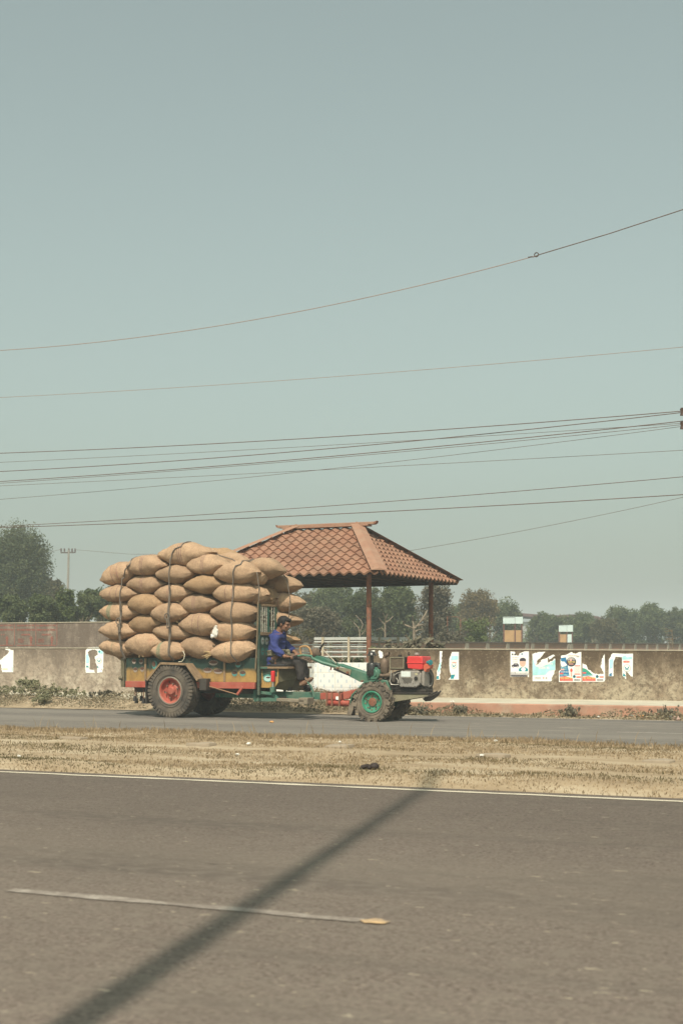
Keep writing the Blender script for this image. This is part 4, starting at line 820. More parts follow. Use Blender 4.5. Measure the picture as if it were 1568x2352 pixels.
# gearbox and the sloping handle beam
b = MB(); b.prism([E(640, 470), E(720, 440), E(860, 470), E(900, 600), E(800, 700), E(620, 700), E(590, 560)], -.15, .15); b.build('gearbox', M_tgreen, tk, bevel=.012)
b = MB(); b.prism([E(280, 272, -.12), E(625, 388, -.12), E(665, 440, -.12), E(705, 455, -.12), E(700, 470, -.12), E(545, 487, -.12), E(425, 425, -.12), E(430, 345, -.12), E(275, 295, -.12)], -.12, .06); hb_ = b.build('handle_beam', M_tgreen, tk, bevel=.006)
b = MB(); b.prism([E(430, 340, -.13), E(445, 345, -.13), E(432, 412, -.13), E(235, 330, -.13), E(240, 300, -.13)], -.135, -.125); b.prism([E(250, 322, -.13), E(430, 405, -.13), E(420, 418, -.13), E(235, 345, -.13)], -.14, -.1, 1); b.build('beam_plate', [M_drab, M_dk], hb_)
for a_, c_, r_ in ((402, 378, .02), (290, 328, .013), (568, 478, .015)): p = E3(a_, c_, -.14); b = MB(); b.cyl(p+Vector((0, .02, 0)), p-Vector((0, .02, 0)), r_, n=8); b.build('bolt', M_rust, hb_)
# the two handlebar tubes reach back to the driver
M_grip = mat('worn_brown_grip', (.33, .19, .08), .5, .3, 9)
for y in (-.2, .2):
    path = [E3(300, 320, y*.5), E3(100, 262, y*.75), T3(ZH, 140, 560, y), T3(ZD, 1380, 1215, y), T3(ZD, 1180, 1195, y*1.1), T3(ZD, 1040, 1225, y*1.2)]
    b = MB(); b.tube(path, [.03, .028, .022, .018, .016, .016], 10); hbt = b.build('handlebar', M_tgreen, tk)
    b = MB(); b.tube([T3(ZD, 1080, 1215, y*1.18), T3(ZD, 990, 1245, y*1.22)], .02, 10); b.build('grip', M_gloss, hbt)
    b = MB(); b.tube([T3(ZD, 1110, 1240, y*1.1), T3(ZD, 1240, 1290, y), T3(ZD, 1350, 1340, y*.9)], .007, 6); b.build('clutch_lever', M_brown, hbt)
b = MB(); b.tube([T3(ZD, 1150, 1185, -.12), T3(ZD, 1120, 1080, -.12), T3(ZD, 1135, 1020, -.12), T3(ZD, 1190, 1000, -.1), T3(ZD, 1270, 1000, -.1), T3(ZD, 1330, 1040, -.1), T3(ZD, 1365, 1130, -.1), T3(ZD, 1385, 1195, -.1)], .017, 10); b.build('guard_loop', M_grip, tk)
b = MB(); b.prism([E(-15, 215, 0), E(60, 240, 0), E(270, 300, 0), E(275, 272, 0), E(120, 195, 0), E(0, 165, 0)], -.05, .08); b.build('handle_column', M_tgreen, hb_, bevel=.004)
b = MB(); p = T3(ZD, 1490, 1150, 0); b.lathe([(0, .055), (.05, .05), (.085, .0), (.09, -.05), (.075, -.055), (0, -.03)], p, (.75, -.5, .2), 20); b.build('lamp_bowl', M_brown, tk)
b = MB(); b.tube([E3(270, 270, -.09), E3(105, 100, -.09)], .0085, 8); lv = b.build('gear_lever', mat('lever_steel', (.42, .36, .28), .45, .2, 9, metal=.5), tk); b = MB(); b.tube([E3(98, 80, -.09), E3(112, 60, -.09), E3(125, 35, -.09)], [.015, .016, .013], 10); b.ball(E3(88, 92, -.09), .022); b.build('lever_knob', M_dk, lv)
b = MB(); b.tube([E3(80, 145, -.05), E3(85, 110, -.05), E3(100, 90, -.05)], .01, 6); b.build('lever_bracket', M_dk, lv)
rnd = random.Random(5); b = MB()
for k in range(12):
    a = T3(ZD, 1130+rnd.uniform(-40, 60), 1230+rnd.uniform(-30, 40), rnd.uniform(-.15, .12)); c = T3(ZD, 1420+rnd.uniform(-150, 120), 1330+rnd.uniform(-60, 50), rnd.uniform(-.15, .12)); b.tube([a, (a+c)/2+Vector((0, 0, rnd.uniform(-.04, .02))), c], .0055, 5)
b.build('control_cables', M_brown, tk)
b = MB(); b.tube([E3(205, 350, -.1), E3(210, 315, -.1)], .012, 6); b.build('stop_pin', M_red, tk)
for y0, y1 in ((-.385, -.215), (.215, .385)):       # mud strips arching over the wheels
    P = [E(432, 735, -.36), E(455, 632, -.36), E(605, 478, -.36), E(720, 463, -.36)]; b = MB(); nn = [(.012, -.004), (.016, -.01), (.006, -.022), (0, -.02)]
    for i in range(3): b.prism([P[i], P[i+1], (P[i+1][0]+nn[i+1][0], P[i+1][1]+nn[i+1][1]), (P[i][0]+nn[i][0], P[i][1]+nn[i][1])], y0, y1)
    fd = b.build('fender', M_tgreen, tk)
    Q = [E(425, 735, -.36), E(480, 690, -.36), E(470, 800, -.36), E(440, 878, -.36), E(425, 870, -.36), E(415, 880, -.36), E(405, 868, -.36), E(390, 876, -.36)]; b = MB(); b.prism(Q, y0+.02, y0+.034); b.prism([(P[0][0], P[0][1]+.02), (P[0][0]+.03, P[0][1]+.02), (Q[3][0], Q[3][1]), (Q[7][0], Q[7][1])], y0+.04, y1); b.build('mud_flap', M_rubm, fd)
# engine: block, covers, tank, radiator, muffler, air filter
b = MB(); b.prism([E(860, 400, -.13), E(1000, 350, -.13), E(1290, 350, -.13), E(1300, 590, -.13), E(880, 595, -.13)], -.13, .17); eb = b.build('engine_block', M_dk, tk, bevel=.01)
b = MB(); b.prism([E(1000, 375, -.19), E(1025, 355, -.19), E(1215, 355, -.19), E(1250, 395, -.19), E(1250, 510, -.19), E(1190, 552, -.19), E(1010, 548, -.19), E(990, 520, -.19), E(990, 400, -.19)], -.19, -.13); ec = b.build('engine_cover', M_alu, eb, bevel=.012)
b = MB(); b.flat([E(1020, 425, -.192), E(1130, 428, -.192), E(1130, 366, -.192), E(1022, 362, -.192)], -.192, 0)
for q in range(5): b.flat([E(1030+q*9, 448+q*12, -.192), E(1155-q*4, 452+q*12, -.192), E(1155-q*4, 446+q*12, -.192), E(1030+q*9, 442+q*12, -.192)], -.192, 1)
b.flat([E(1180, 400, -.192), E(1212, 404, -.192), E(1205, 388, -.192), E(1185, 386, -.192)], -.192, 2); b.build('engine_decal', [mat('decal_white', (.62, .66, .62), .6, .1, 20, bmp=0), M_dk, mat('decal_yellow', (.55, .50, .28), .6, .1, 20, bmp=0)], ec, smooth=False)
b = MB(); p = E3(1195, 445, -.19); b.lathe([(.03, 0), (.03, .014), (.016, .016), (.012, .006), (0, .006)], p, (0, -1, 0), 20); b.build('filler_plug', M_gloss, ec)
for (a, c) in ((1005, 385), (1005, 505), (1230, 380), (1240, 500), (1050, 540), (1180, 540)): p = E3(a, c, -.19); b = MB(); b.cyl(p, p-Vector((0, .01, 0)), .008, n=6); b.build('cover_bolt', M_dk, ec)
b = MB(); b.prism([E(1256, 360, -.17), E(1285, 358, -.17), E(1290, 540, -.17), E(1258, 520, -.17)], -.17, .1); b.build('crank_case', M_alu, eb, bevel=.008)
p = E3(1318, 455, 0); b = MB(); b.lathe([(0, -.03), (.15, -.03), (.168, -.02), (.168, .03), (.14, .035), (0, .02)], (p.x, .0, p.z), (1, -.12, 0), 40); b.build('flywheel', M_dk, eb)
b = MB(); b.lathe([(.10, -.036), (.112, -.044), (.124, -.036)], (p.x, .0, p.z), (-1, .12, 0), 40); b.build('flywheel_ring', M_alu, eb)
c8 = [E(1088, 200, -.17), E(1100, 188, -.17), E(1262, 190, -.17), E(1270, 262, -.17), E(1270, 340, -.17), E(1240, 346, -.17), E(1095, 330, -.17), E(1086, 262, -.17)]
b = MB(); b.prism(c8, -.17, .17); ft = b.build('fuel_tank', M_tank, tk, bevel=.014)
b = MB(); zz = E(1180, 266, -.17)[1]; b.span((c8[7][0]-.004, -.178, zz-.006), (c8[3][0]+.004, .178, zz+.006)); b.build('tank_seam', M_tank, ft, bevel=.003)
p = E3(1203, 180, 0); b = MB(); b.lathe([(0, .045), (.034, .042), (.038, .03), (.038, .008), (.03, 0), (.028, -.02)], p, (0, 0, 1), 20); b.build('tank_cap', M_alu, ft)
b = MB(); p = E3(1340, 262, -.10); b.lathe([(0, -.03), (.026, -.03), (.03, .0), (.042, .03), (.042, .045), (.0, .05)], p, (.9, -.4, 0), 16); b.build('head_lamp', mat('lamp_teal', (.03, .22, .24), .4, .3, 20, chips=((.4, .12, .06), 18, .6)), tk)
b = MB(); b.prism([E(1278, 300, -.12), E(1300, 275, -.12), E(1360, 285, -.12), E(1355, 330, -.12), E(1320, 340, -.12), E(1310, 372, -.12), E(1285, 362, -.12)], -.13, .0); b.build('lamp_bracket', mat('orange_red', (.52, .10, .05), .5, .2, 9, dust=.25), tk, bevel=.006)
b = MB(); b.span((E(890, 0)[0], -.15, E(0, 340)[1]), (E(1062, 0)[0], .16, E(0, 195)[1])); rd_ = b.build('radiator', M_dk, tk, bevel=.008)
x0, z0_ = E(903, 322, -.152); x1, z1_ = E(1048, 208, -.152); b = MB(); b.span((x0-.012, -.166, z0_-.012), (x1+.012, -.151, z0_)); b.span((x0-.012, -.166, z1_), (x1+.012, -.151, z1_+.012)); b.span((x0-.012, -.166, z0_), (x0, -.151, z1_)); b.span((x1, -.166, z0_), (x1+.012, -.151, z1_)); b.build('radiator_frame', M_drab, rd_)
b = MB(); b.flat([(x0, z0_), (x1, z0_), (x1, z1_), (x0, z1_)], -.153)
for k in range(15): xx = x0+(x1-x0)*(k+.5)/15; b.tube([(xx, -.157, z0_), (xx, -.157, z1_)], .0022, 4)
for k in range(10): zz = z0_+(z1_-z0_)*(k+.5)/10; b.tube([(x0, -.159, zz), (x1, -.159, zz)], .0018, 4)
b.build('radiator_grille', mat('dusty_grille', (.17, .13, .09), .8, .2, 20), rd_)
b = MB(); b.tube([E3(1105, 178, -.05), E3(1100, 155, -.05), E3(1112, 142, -.05), E3(1122, 158, -.05), E3(1112, 180, -.05)], .008, 6); b.build('lifting_eye', M_dk, tk)
b = MB(); p = E3(1008, 180, -.06); b.lathe([(.03, -.02), (.03, .012), (.0, .016)], p, (0, 0, 1), 14); b.build('radiator_cap', M_dk, rd_)
p0, p1 = E3(830, 382, -.14), E3(830, 240, -.14); b = MB(); r = .068; b.lathe([(0, 0), (r*.8, .0), (r, .02), (r, p1.z-p0.z-.02), (r*.85, p1.z-p0.z), (.03, p1.z-p0.z+.035), (0, p1.z-p0.z+.035)], p0, (0, 0, 1), 24); b.lathe([(r+.001, .08), (r+.005, .085), (r+.001, .09)], p0, (0, 0, 1), 24); mf = b.build('muffler', M_brown, tk)
b = MB(); b.tube([E3(826, 240, -.14), E3(826, 205, -.14), E3(835, 185, -.14), E3(858, 172, -.14), E3(886, 165, -.14)], [.03, .03, .033, .034, .034], 14, cap=False); b.build('exhaust_pipe', M_brown, mf)
b = MB(); b.tube([E3(758, 330, -.15), E3(752, 370, -.15), E3(765, 402, -.15), E3(800, 412, -.15), E3(905, 408, -.15)], .033, 14); b.build('exhaust_elbow', M_brown, mf)
b = MB(); p0, p1 = E3(683, 415, -.12), E3(683, 268, -.12); r = .084; b.lathe([(0, 0), (r*.9, 0), (r, .02), (r, (p1-p0).length-.01), (r*.9, (p1-p0).length), (.03, (p1-p0).length+.01), (.03, (p1-p0).length+.015)], p0, (0, 0, 1), 24); af = b.build('air_filter', M_gloss, tk)
b = MB(); b.cyl(E3(681, 268, -.12), E3(681, 172, -.12), .029); p = E3(681, 178, -.12); b.lathe([(.03, -.01), (.072, -.005), (.07, .006), (.05, .05), (.03, .062), (0, .064)], p, (0, 0, 1), 20); b.build('precleaner', M_gloss, af)
b = MB(); b.tube([E3(720, 285, -.13), E3(765, 290, -.14), E3(772, 330, -.14)], .035, 12); b.build('intake_hose', M_gloss, af)
b = MB(); pc = E3(706, 385, -.18); p2_ = E3(706, 310, -.18); R2_ = (p2_-pc).length; b.lathe([(0, -.0), (R2_*.55, 0), (R2_*.6, .012), (R2_*.95, .02), (R2_, .05), (R2_, .10), (0, .10)], pc, (.35, .93, 0), 28); b.prism([E(664, 460, -.18), E(664, 385, -.18), E(745, 385, -.18), E(735, 455, -.18)], -.178, -.08); b.build('belt_guard', M_tgreen, tk, bevel=.004)
b = MB(); p = E3(935, 470, -.17); b.lathe([(0, 0), (.03, .0), (.034, .02), (.034, .09), (.026, .11), (.02, .13), (0, .13)], p-Vector((0, 0, .02)), (0, 0, 1), 16); b.build('fuel_filter', mat('filter_bowl', (.09, .075, .06), .3, .3, 12), tk)
M_pipe = mat('pale_pipe', (.45, .42, .36), .4, .15, 9, metal=.3)
for path in ([(905, 350), (900, 430), (892, 480), (905, 515), (960, 520), (990, 515)], [(940, 410), (975, 385), (1000, 378)], [(965, 440), (985, 470), (985, 500)]):
    b = MB(); b.tube([E3(a, c, -.19) for a, c in path], .007, 6); b.build('fuel_pipe', M_pipe, tk)
b = MB(); b.span((E(775, 0)[0], -.125, E(0, 540)[1]), (E(985, 0)[0], .15, E(0, 430)[1])); b.span((E(940, 0)[0], -.14, E(0, 590)[1]), (E(1300, 0)[0], .15, E(0, 560)[1])); b.build('engine_mount', M_dk, tk, bevel=.008)
rnd = random.Random(8); b = MB()
for k in range(9):
    p = E3(rnd.uniform(770, 960), rnd.uniform(420, 540), -.14); b.box(p, (rnd.uniform(.02, .06), .04, rnd.uniform(.02, .05)))
b.build('engine_fittings', M_brown, tk, bevel=.004)
# front frame and bumper loop
for y in (-.15, .12):
    b = MB(); b.prism([E(900, 605, -.15), E(1335, 612, -.15), E(1340, 650, -.15), E(945, 716, -.15), E(925, 660, -.15)], y-.008, y+.008); b.build('frame_beam', M_drab, tk)
b = MB(); b.span((E(905, 0)[0], -.17, E(0, 612)[1]), (E(1340, 0)[0], .15, E(0, 590)[1])); b.build('frame_plate', M_dk, tk, bevel=.003)
b = MB(); b.tube([E3(1290, 670, -.15), E3(1400, 640, -.15), E3(1478, 598, -.12), E3(1478, 592, .0), E3(1478, 596, .12)], .012, 8); b.tube([E3(1330, 650, -.15), E3(1440, 595, -.13)], .01, 8); b.build('bumper', M_dk, tk)
b = MB(); b.prism([E(1335, 605, -.1), E(1420, 605, -.1), E(1400, 650, -.1), E(1345, 690, -.1), E(1300, 715, -.1), E(1265, 680, -.1), E(1330, 655, -.1)], -.1, .1); b.build('front_hook', M_dk, tk, bevel=.006)
# hitch between gearbox and drawbar
b = MB(); b.bar(E3(98, 651, -.05), E3(345, 655, -.05), .10, .105); b.prism([E(345, 600, -.1), E(445, 590, -.1), E(450, 640, -.1), E(420, 680, -.1), E(350, 690, -.1)], -.1, .06); b.tube([E3(165, 722, -.05), E3(430, 735, -.05)], .05, 16); b.bar(E3(440, 640, -.02), E3(600, 600, -.02), .12, .14); ht = b.build('hitch', mat('hitch_red', (.33, .055, .035), .6, .2, 8, dust=.35), tk, bevel=.006)
for a in (180, 240, 325): b = MB(); p = E3(a, 680, -.05); b.span((p.x-.012, -.12, p.z-.115), (p.x+.012, .02, p.z+.11)); b.build('hitch_clamp', M_rust, ht, bevel=.003)
b = MB(); b.flat([E(262, 690, -.106), E(298, 696, -.106), E(298, 655, -.106), E(265, 655, -.106)], -.1065); b.build('hitch_tag', PW, ht, smooth=False)
# ---------------------------------------------------------------- jute sacks
def jute(name, stripes, colr=(.415, .278, .176)):
    m, nt, bs = new_mat(name); tc = N(nt, 'ShaderNodeTexCoord').outputs['Object']; uv = N(nt, 'ShaderNodeUVMap').outputs[0]
    oi = N(nt, 'ShaderNodeObjectInfo').outputs['Random']
    off = N(nt, 'ShaderNodeVectorMath'); off.operation = 'ADD'; nt.links.new(tc, off.inputs[0]); cb = N(nt, 'ShaderNodeCombineXYZ'); k9 = math_n(nt, 'MULTIPLY', oi, 31)
    for i in range(3): nt.links.new(k9, cb.inputs[i])
    nt.links.new(cb.outputs[0], off.inputs[1]); v = off.outputs[0]
    c = ramp(nt, noise_n(nt, v, 5, 6, .65), [(.3, mul(colr, .80)), (.7, mul(colr, 1.16))])
    h = nt.nodes.new('ShaderNodeHueSaturation'); nt.links.new(c, h.inputs['Color']); mr = N(nt, 'ShaderNodeMapRange'); nt.links.new(oi, mr.inputs[0]); mr.inputs[3].default_value = .78; mr.inputs[4].default_value = 1.16; nt.links.new(mr.outputs[0], h.inputs['Value']); c = h.outputs[0]
    c = mixc(nt, ramp(nt, noise_n(nt, v, 48, 6, .8), [(.42, .42), (.56, 0)]), c, mul(colr, .5)); c = mixc(nt, ramp(nt, noise_n(nt, v, 75, 5, .8), [(.55, 0), (.68, .32)]), c, mul(colr, 1.5))
    c = mixc(nt, ramp(nt, noise_n(nt, v, 2.3, 6, .7), [(.62, 0), (.74, .5)]), c, (.30, .125, .075))
    sx = N(nt, 'ShaderNodeSeparateXYZ'); nt.links.new(uv, sx.inputs[0])
    for (u, wd, colr_) in stripes:
        k = ramp(nt, math_n(nt, 'DIVIDE', math_n(nt, 'ABSOLUTE', math_n(nt, 'SUBTRACT', sx.outputs[0], u)), wd*2), [(.4, 1), (.5, 0)])
        k = math_n(nt, 'MULTIPLY', k, ramp(nt, noise_n(nt, v, 30, 4), [(.3, .25), (.6, .8)])); c = mixc(nt, k, c, colr_)
    nt.links.new(c, bs.inputs['Base Color']); bs.inputs['Roughness'].default_value = .95; bs.inputs['Specular IOR Level'].default_value = .1
    wv = N(nt, 'ShaderNodeTexWave', Scale=55.0, Distortion=1.5); nt.links.new(v, wv.inputs[0])
    hh = math_n(nt, 'ADD', math_n(nt, 'MULTIPLY', noise_n(nt, v, 16, 6, .7), 1.0), math_n(nt, 'MULTIPLY', noise_n(nt, v, 150, 3), .35)); bump(nt, bs, hh, .8, .02); return m
PUR = (.17, .085, .09); GRN = (.13, .19, .12)
J0 = jute('jute_plain', []); J2 = jute('jute_striped', [(.47, .006, PUR), (.50, .006, PUR), (.53, .006, PUR)]); J3 = jute('jute_two_stripes', [(.44, .007, PUR), (.58, .007, PUR)]); JG = jute('jute_green_band', [(.36, .05, GRN)]); JD = jute('jute_dusty', [], (.36, .235, .135)); J5 = jute('jute_single_line', [(.5, .005, GRN)])
M_straw = mat('straw', (.52, .38, .20), .9, .2, 12, bmp=0)
SACKS = []
def sack(label, c, L, H, W, tilt, m, seed, yaw=0, skew=0.0, blunt=0.0):
    """c: centre in cart space; L, H, W full sizes; tilt in degrees in the side plane; yaw turns it about the vertical"""
    rnd = random.Random(seed); nu, nv = 44, 30; b = MB(); vs = []
    for i in range(nu+1):
        u = -1+2*i/nu; uu = abs(u); ex = 1.72 + (1.6*blunt if u > 0 else 0)
        hh = max(0.0, 1-uu**ex)**.88; ww = .20+.80*max(0, 1-uu**2.6)**.62
        bend = -.05*H*u*u*rnd_s(seed) + skew*H*u
        for k in range(nv):
            a = 2*math.pi*k/nv; ca, sa = math.cos(a), math.sin(a)
            y = W/2*ww*math.copysign(abs(ca)**.85, ca); z = H/2*hh*math.copysign(abs(sa)**.82, sa)
            if sa < 0: z *= .93
            p = Vector((u*L/2, y, z + bend)); q = p*4.2+Vector((seed*3.1, 0, 0))
            d = .026*noise.noise(q) + .013*noise.noise(p*11+Vector((seed, 5, 0))) + .004*noise.noise(p*30+Vector((seed, 9, 0)))
            wr = .016*max(0, uu-.35)*math.sin(a*9+seed+3*noise.noise(p*6))
            n = Vector((0, ca*H, sa*W)); n = n.normalized() if n.length > 1e-6 else Vector((0, 0, 1))
            vs.append(p + n*(d+wr)*min(1, hh*2.5+.15))
    fs = []; uvs = []
    for i in range(nu):
        for k in range(nv):
            k2 = (k+1) % nv; fs.append((i*nv+k, i*nv+k2, (i+1)*nv+k2, (i+1)*nv+k))
    M = Matrix.Rotation(R_(yaw), 3, 'Z') @ Matrix.Rotation(R_(-tilt), 3, 'Y'); c = Vector(c)
    b.v = [c + M @ p for p in vs]; b.f = [list(f) for f in fs]; b.m = [0]*len(fs)
    b.uv = [((i/nu, k/nv), (i/nu, (k+1)/nv), ((i+1)/nu, (k+1)/nv), ((i+1)/nu, k/nv)) for i in range(nu) for k in range(nv)]
    b.f.append(list(range(nv))); b.m.append(0); b.uv.append(None); b.f.append(list(range(nu*nv, nu*nv+nv))); b.m.append(0); b.uv.append(None)
    o = b.build('jute_sack', m, frame=CART, off=c, smooth=180); tag(o, label, 'sack', 'jute sacks stacked on the trailer'); SACKS.append((o, b)); return o, M
def rnd_s(s): return math.sin(s*12.9898)*.9
YS = -.36; WD = .52
def side_sack(label, x0, x1, y0, y1, tilt, m, seed, skew=0, dy=0, blunt=0.0, zf=Z1):
    y = YS+dy; xa, _ = T(zf, x0, (y0+y1)/2, y); xb, _ = T(zf, x1, (y0+y1)/2, y); zb = T(zf, (x0+x1)/2, y1, y)[1]; zt_ = T(zf, (x0+x1)/2, y0, y)[1]
    ct = math.cos(R_(tilt))
    return sack(label, ((xa+xb)/2+(.03 if x0 < 60 else 0), y, (zt_+zb)/2), (xb-xa)*1.05/ct, (zt_-zb)*1.15, WD, tilt, m, seed, 0, skew, blunt)
cols = ['rearmost column', 'second column from the rear', 'middle column', 'fourth column', 'front column']
S = [
 (0, 'top sack, sloping up and reddish below,', 45, 325, 222, 380, 14, J3), (0, 'fifth sack from the bottom, with faint twin stripes,', 40, 322, 385, 507, 0, J3), (0, 'sack with a green band, fourth from the bottom', 40, 345, 508, 648, -3, JG), (0, 'plain sack, third from the bottom', 33, 317, 648, 785, -2, J0), (0, 'bottom sack', 38, 303, 780, 907, -6, J5),
 (1, 'top sack with twin purple stripes', 245, 545, 165, 312, 0, J2), (1, 'striped sack, fourth from the bottom', 248, 540, 310, 445, 0, J2), (1, 'darker plain sack, third from the bottom', 258, 525, 448, 598, -1, JD), (1, 'darker sack, second from the bottom', 268, 530, 600, 745, 3, JD), (1, 'bulging bottom sack', 238, 515, 740, 905, 4, J0),
 (2, 'highest sack of the whole load, with twin stripes,', 480, 870, 78, 240, 1, J2), (2, 'plain sack, just under the highest one,', 465, 745, 237, 372, 0, J5), (2, 'sack with three thin stripes, fourth from the bottom', 452, 742, 375, 512, 0, J2), (2, 'lumpy sack with a tied mouth, third from the bottom', 425, 715, 515, 662, 2, J0), (2, 'plain sack, second from the bottom', 443, 735, 665, 797, -6, J0), (2, 'bottom sack with stencil marks', 420, 705, 795, 930, 0, JG),
 (3, 'top pale striped sack', 690, 988, 160, 312, 0, J2), (3, 'reddish sack with a pale stitched seam, fourth from the bottom', 665, 968, 312, 445, 0, JD), (3, 'sack with dark stripes, third from the bottom', 630, 925, 448, 588, 2, J2), (3, 'largest striped sack, second from the bottom', 630, 945, 588, 752, -2, J3), (3, 'slumped bottom sack', 645, 925, 755, 915, -8, J0),
 (4, 'top large plain sack', 890, 1195, 220, 372, 2, J0), (4, 'long pale sack with stripes, fourth from the bottom', 870, 1195, 370, 518, -2, J3), (4, 'rough sack with white stitches, third from the bottom', 862, 1186, 515, 660, 0, J0), (4, 'sack beside the white rag, second from the bottom', 845, 1172, 650, 803, 2, J0), (4, 'bottom sack with straw at its mouth', 855, 1170, 797, 948, 4, J5)]
for i, (cI, lab, x0, x1, y0, y1, tl, m) in enumerate(S):
    o, M = side_sack('%s in the %s' % (lab, cols[cI]), x0, x1, y0, y1, tl, m, i+1, skew=.0, dy=(-.03 if i % 2 else .02), blunt=1.0 if cI == 4 else 0)
# the sacks showing past the front end, and those lying on top
def end_sack(label, tipx, midy, hpx, y, m, seed, back=.72, W=.5, tilt=0, blunt=0.0):
    x, z = T(Z1, tipx, midy, y); zt_ = T(Z1, tipx, midy-hpx/2, y)[1]; H = 2*(zt_-z)*1.08
    return sack(label, (x-back/2, y, z), back, H, W, tilt, m, seed, 0, 0, blunt)
YFR = .36
end_sack('far side sack, topmost of those pointing past the front rack', 1512, 372, 150, YFR, J0, 41, .85, tilt=-6)
end_sack('far side sack, second of those pointing past the front rack, striped', 1532, 503, 150, YFR, J3, 42, .85, tilt=-4)
end_sack('far side sack pointing past the rack at the height of the driver\'s hair', 1512, 635, 125, YFR, J0, 43, .8, tilt=-3)
end_sack('lowest far side sack pointing past the rack, beside the driver\'s chest', 1492, 778, 105, YFR, JD, 44, .8, tilt=-3)
end_sack('sack behind the top one of the front column, its rounded end facing forward', 1268, 298, 165, -.20, J5, 45, .8, W=.42, blunt=2)
end_sack('sack under the rounded one, its rounded end just above the rack', 1268, 447, 142, -.20, J0, 46, .8, W=.42, blunt=2)
c0 = T3(Z1, 1318, 470, .08); sack('dark sack end tied with a twisted mouth above the front rack', (c0.x-.30, .08, c0.z), .66, .40, .40, 0, JD, 47, 0, 0, 1.6)
c0 = T3(Z1, 1250, 255, -.10); sack('topmost front sack with a plastic laced edge above the driver', (c0.x, -.08, c0.z), .66, .36, .55, -8, J0, 48, 14)
c0 = T3(Z1, 1000, 190, .15); sack('flattened sack on top of the load behind the pale striped one', (c0.x, .14, c0.z-.03), .7, .30, .5, -6, J0, 49, 8)
c0 = T3(Z1, 930, 160, .2); sack('dented sack lying on top, between the highest one and the shelter roof', (c0.x, .2, c0.z-.01), .66, .26, .5, -8, JD, 50, -6)
c0 = T3(Z1, 330, 250, .2); sack('sack on top at the rear, mostly hidden behind the striped one', (c0.x, .2, c0.z-.02), .8, .3, .5, 10, J5, 51)
c0 = T3(Z1, 640, 210, .25); sack('far side top sack hidden behind the highest one', (c0.x, .25, c0.z), .8, .32, .5, 0, J0, 52)
c0 = T3(Z1, 1110, 260, .3); sack('far side top sack behind the large plain one', (c0.x, .3, c0.z-.04), .8, .32, .5, -6, J0, 53)
# hidden core rows so the stack is solid from other sides
for q, (a, c) in enumerate(((262, 845), (262, 580), (262, 340), (470, 845), (470, 580), (470, 330), (760, 845), (760, 580), (760, 300), (880, 330), (880, 470), (600, 430), (1030, 845), (1030, 580), (1030, 340))):
    c0 = T3(Z1, a, c, .1); o, _ = sack('sack packed in the middle of the load, glimpsed through gaps between near sacks', (c0.x, .10, c0.z), .84 if q > 2 else .56, .66 if q > 2 else .56, .74, 0, J0, 60+q); o['group'] = 'far row of jute sacks'
b = MB(); c0 = T3(Z1, 862, 885, -.52)
rnd = random.Random(4)
for k in range(26):
    a = c0+Vector((rnd.uniform(-.01, .04), -.03, rnd.uniform(-.02, .02))); d = Vector((-rnd.uniform(.06, .16), -rnd.uniform(.01, .06), rnd.uniform(-.08, .03))); b.tube([a, a+d*.6+Vector((0, 0, .008)), a+d], .0035, 4)
tag(b.build('straw_tuft', M_straw, frame=CART, off=c0), 'tuft of loose straw poking from the mouth of the bottom front sack', 'straw')
b = MB(); rnd = random.Random(14)
for (a, c) in ((605, 505), (640, 540), (470, 160), (460, 640), (640, 900), (620, 630), (1010, 570), (345, 905), (600, 655), (320, 905)):
    p = T3(Z1, a, c, -.63); d = Vector((rnd.uniform(-.07, .07), -.03, rnd.uniform(-.05, .05))); b.tube([p-d*.5, p+Vector((0, -.012, .008)), p+d*.5], .003, 4)
tag(b.build('loose_straw', M_straw, frame=CART, off=T3(Z1, 600, 560, -.6)), kind='stuff')
b = MB(); pts = [T3(Z1, 640, 865, -.64), T3(Z1, 652, 890, -.65), T3(Z1, 648, 920, -.66), T3(Z1, 632, 942, -.66), T3(Z1, 608, 945, -.65)]; b.tube(pts, .007, 6)
tag(b.build('cord_end', mat('pale_cord', (.55, .50, .38), .8, .1, 9), frame=CART, off=pts[0]), 'pale curled cord end hanging above the trailer wheel', 'cord')
b = MB(); c0 = T3(Z1, 876, 728, -.60); b.ball(c0, (.055, .03, .085), 14, 10); b.ball(c0+Vector((.02, -.01, .08)), (.03, .02, .03), 10, 8); b.ball(c0+Vector((-.05, -.005, -.06)), (.04, .02, .03), 10, 8)
b.v = [p+Vector((noise.noise(p*40), noise.noise(p*40+Vector((9, 0, 0))), noise.noise(p*40+Vector((0, 9, 0)))))*.018 for p in b.v]
tag(b.build('plastic_rag', mat('white_plastic', (.66, .63, .56), .5, .1, 9), frame=CART, off=c0), 'crumpled white plastic rag tucked between two sacks', 'rag')
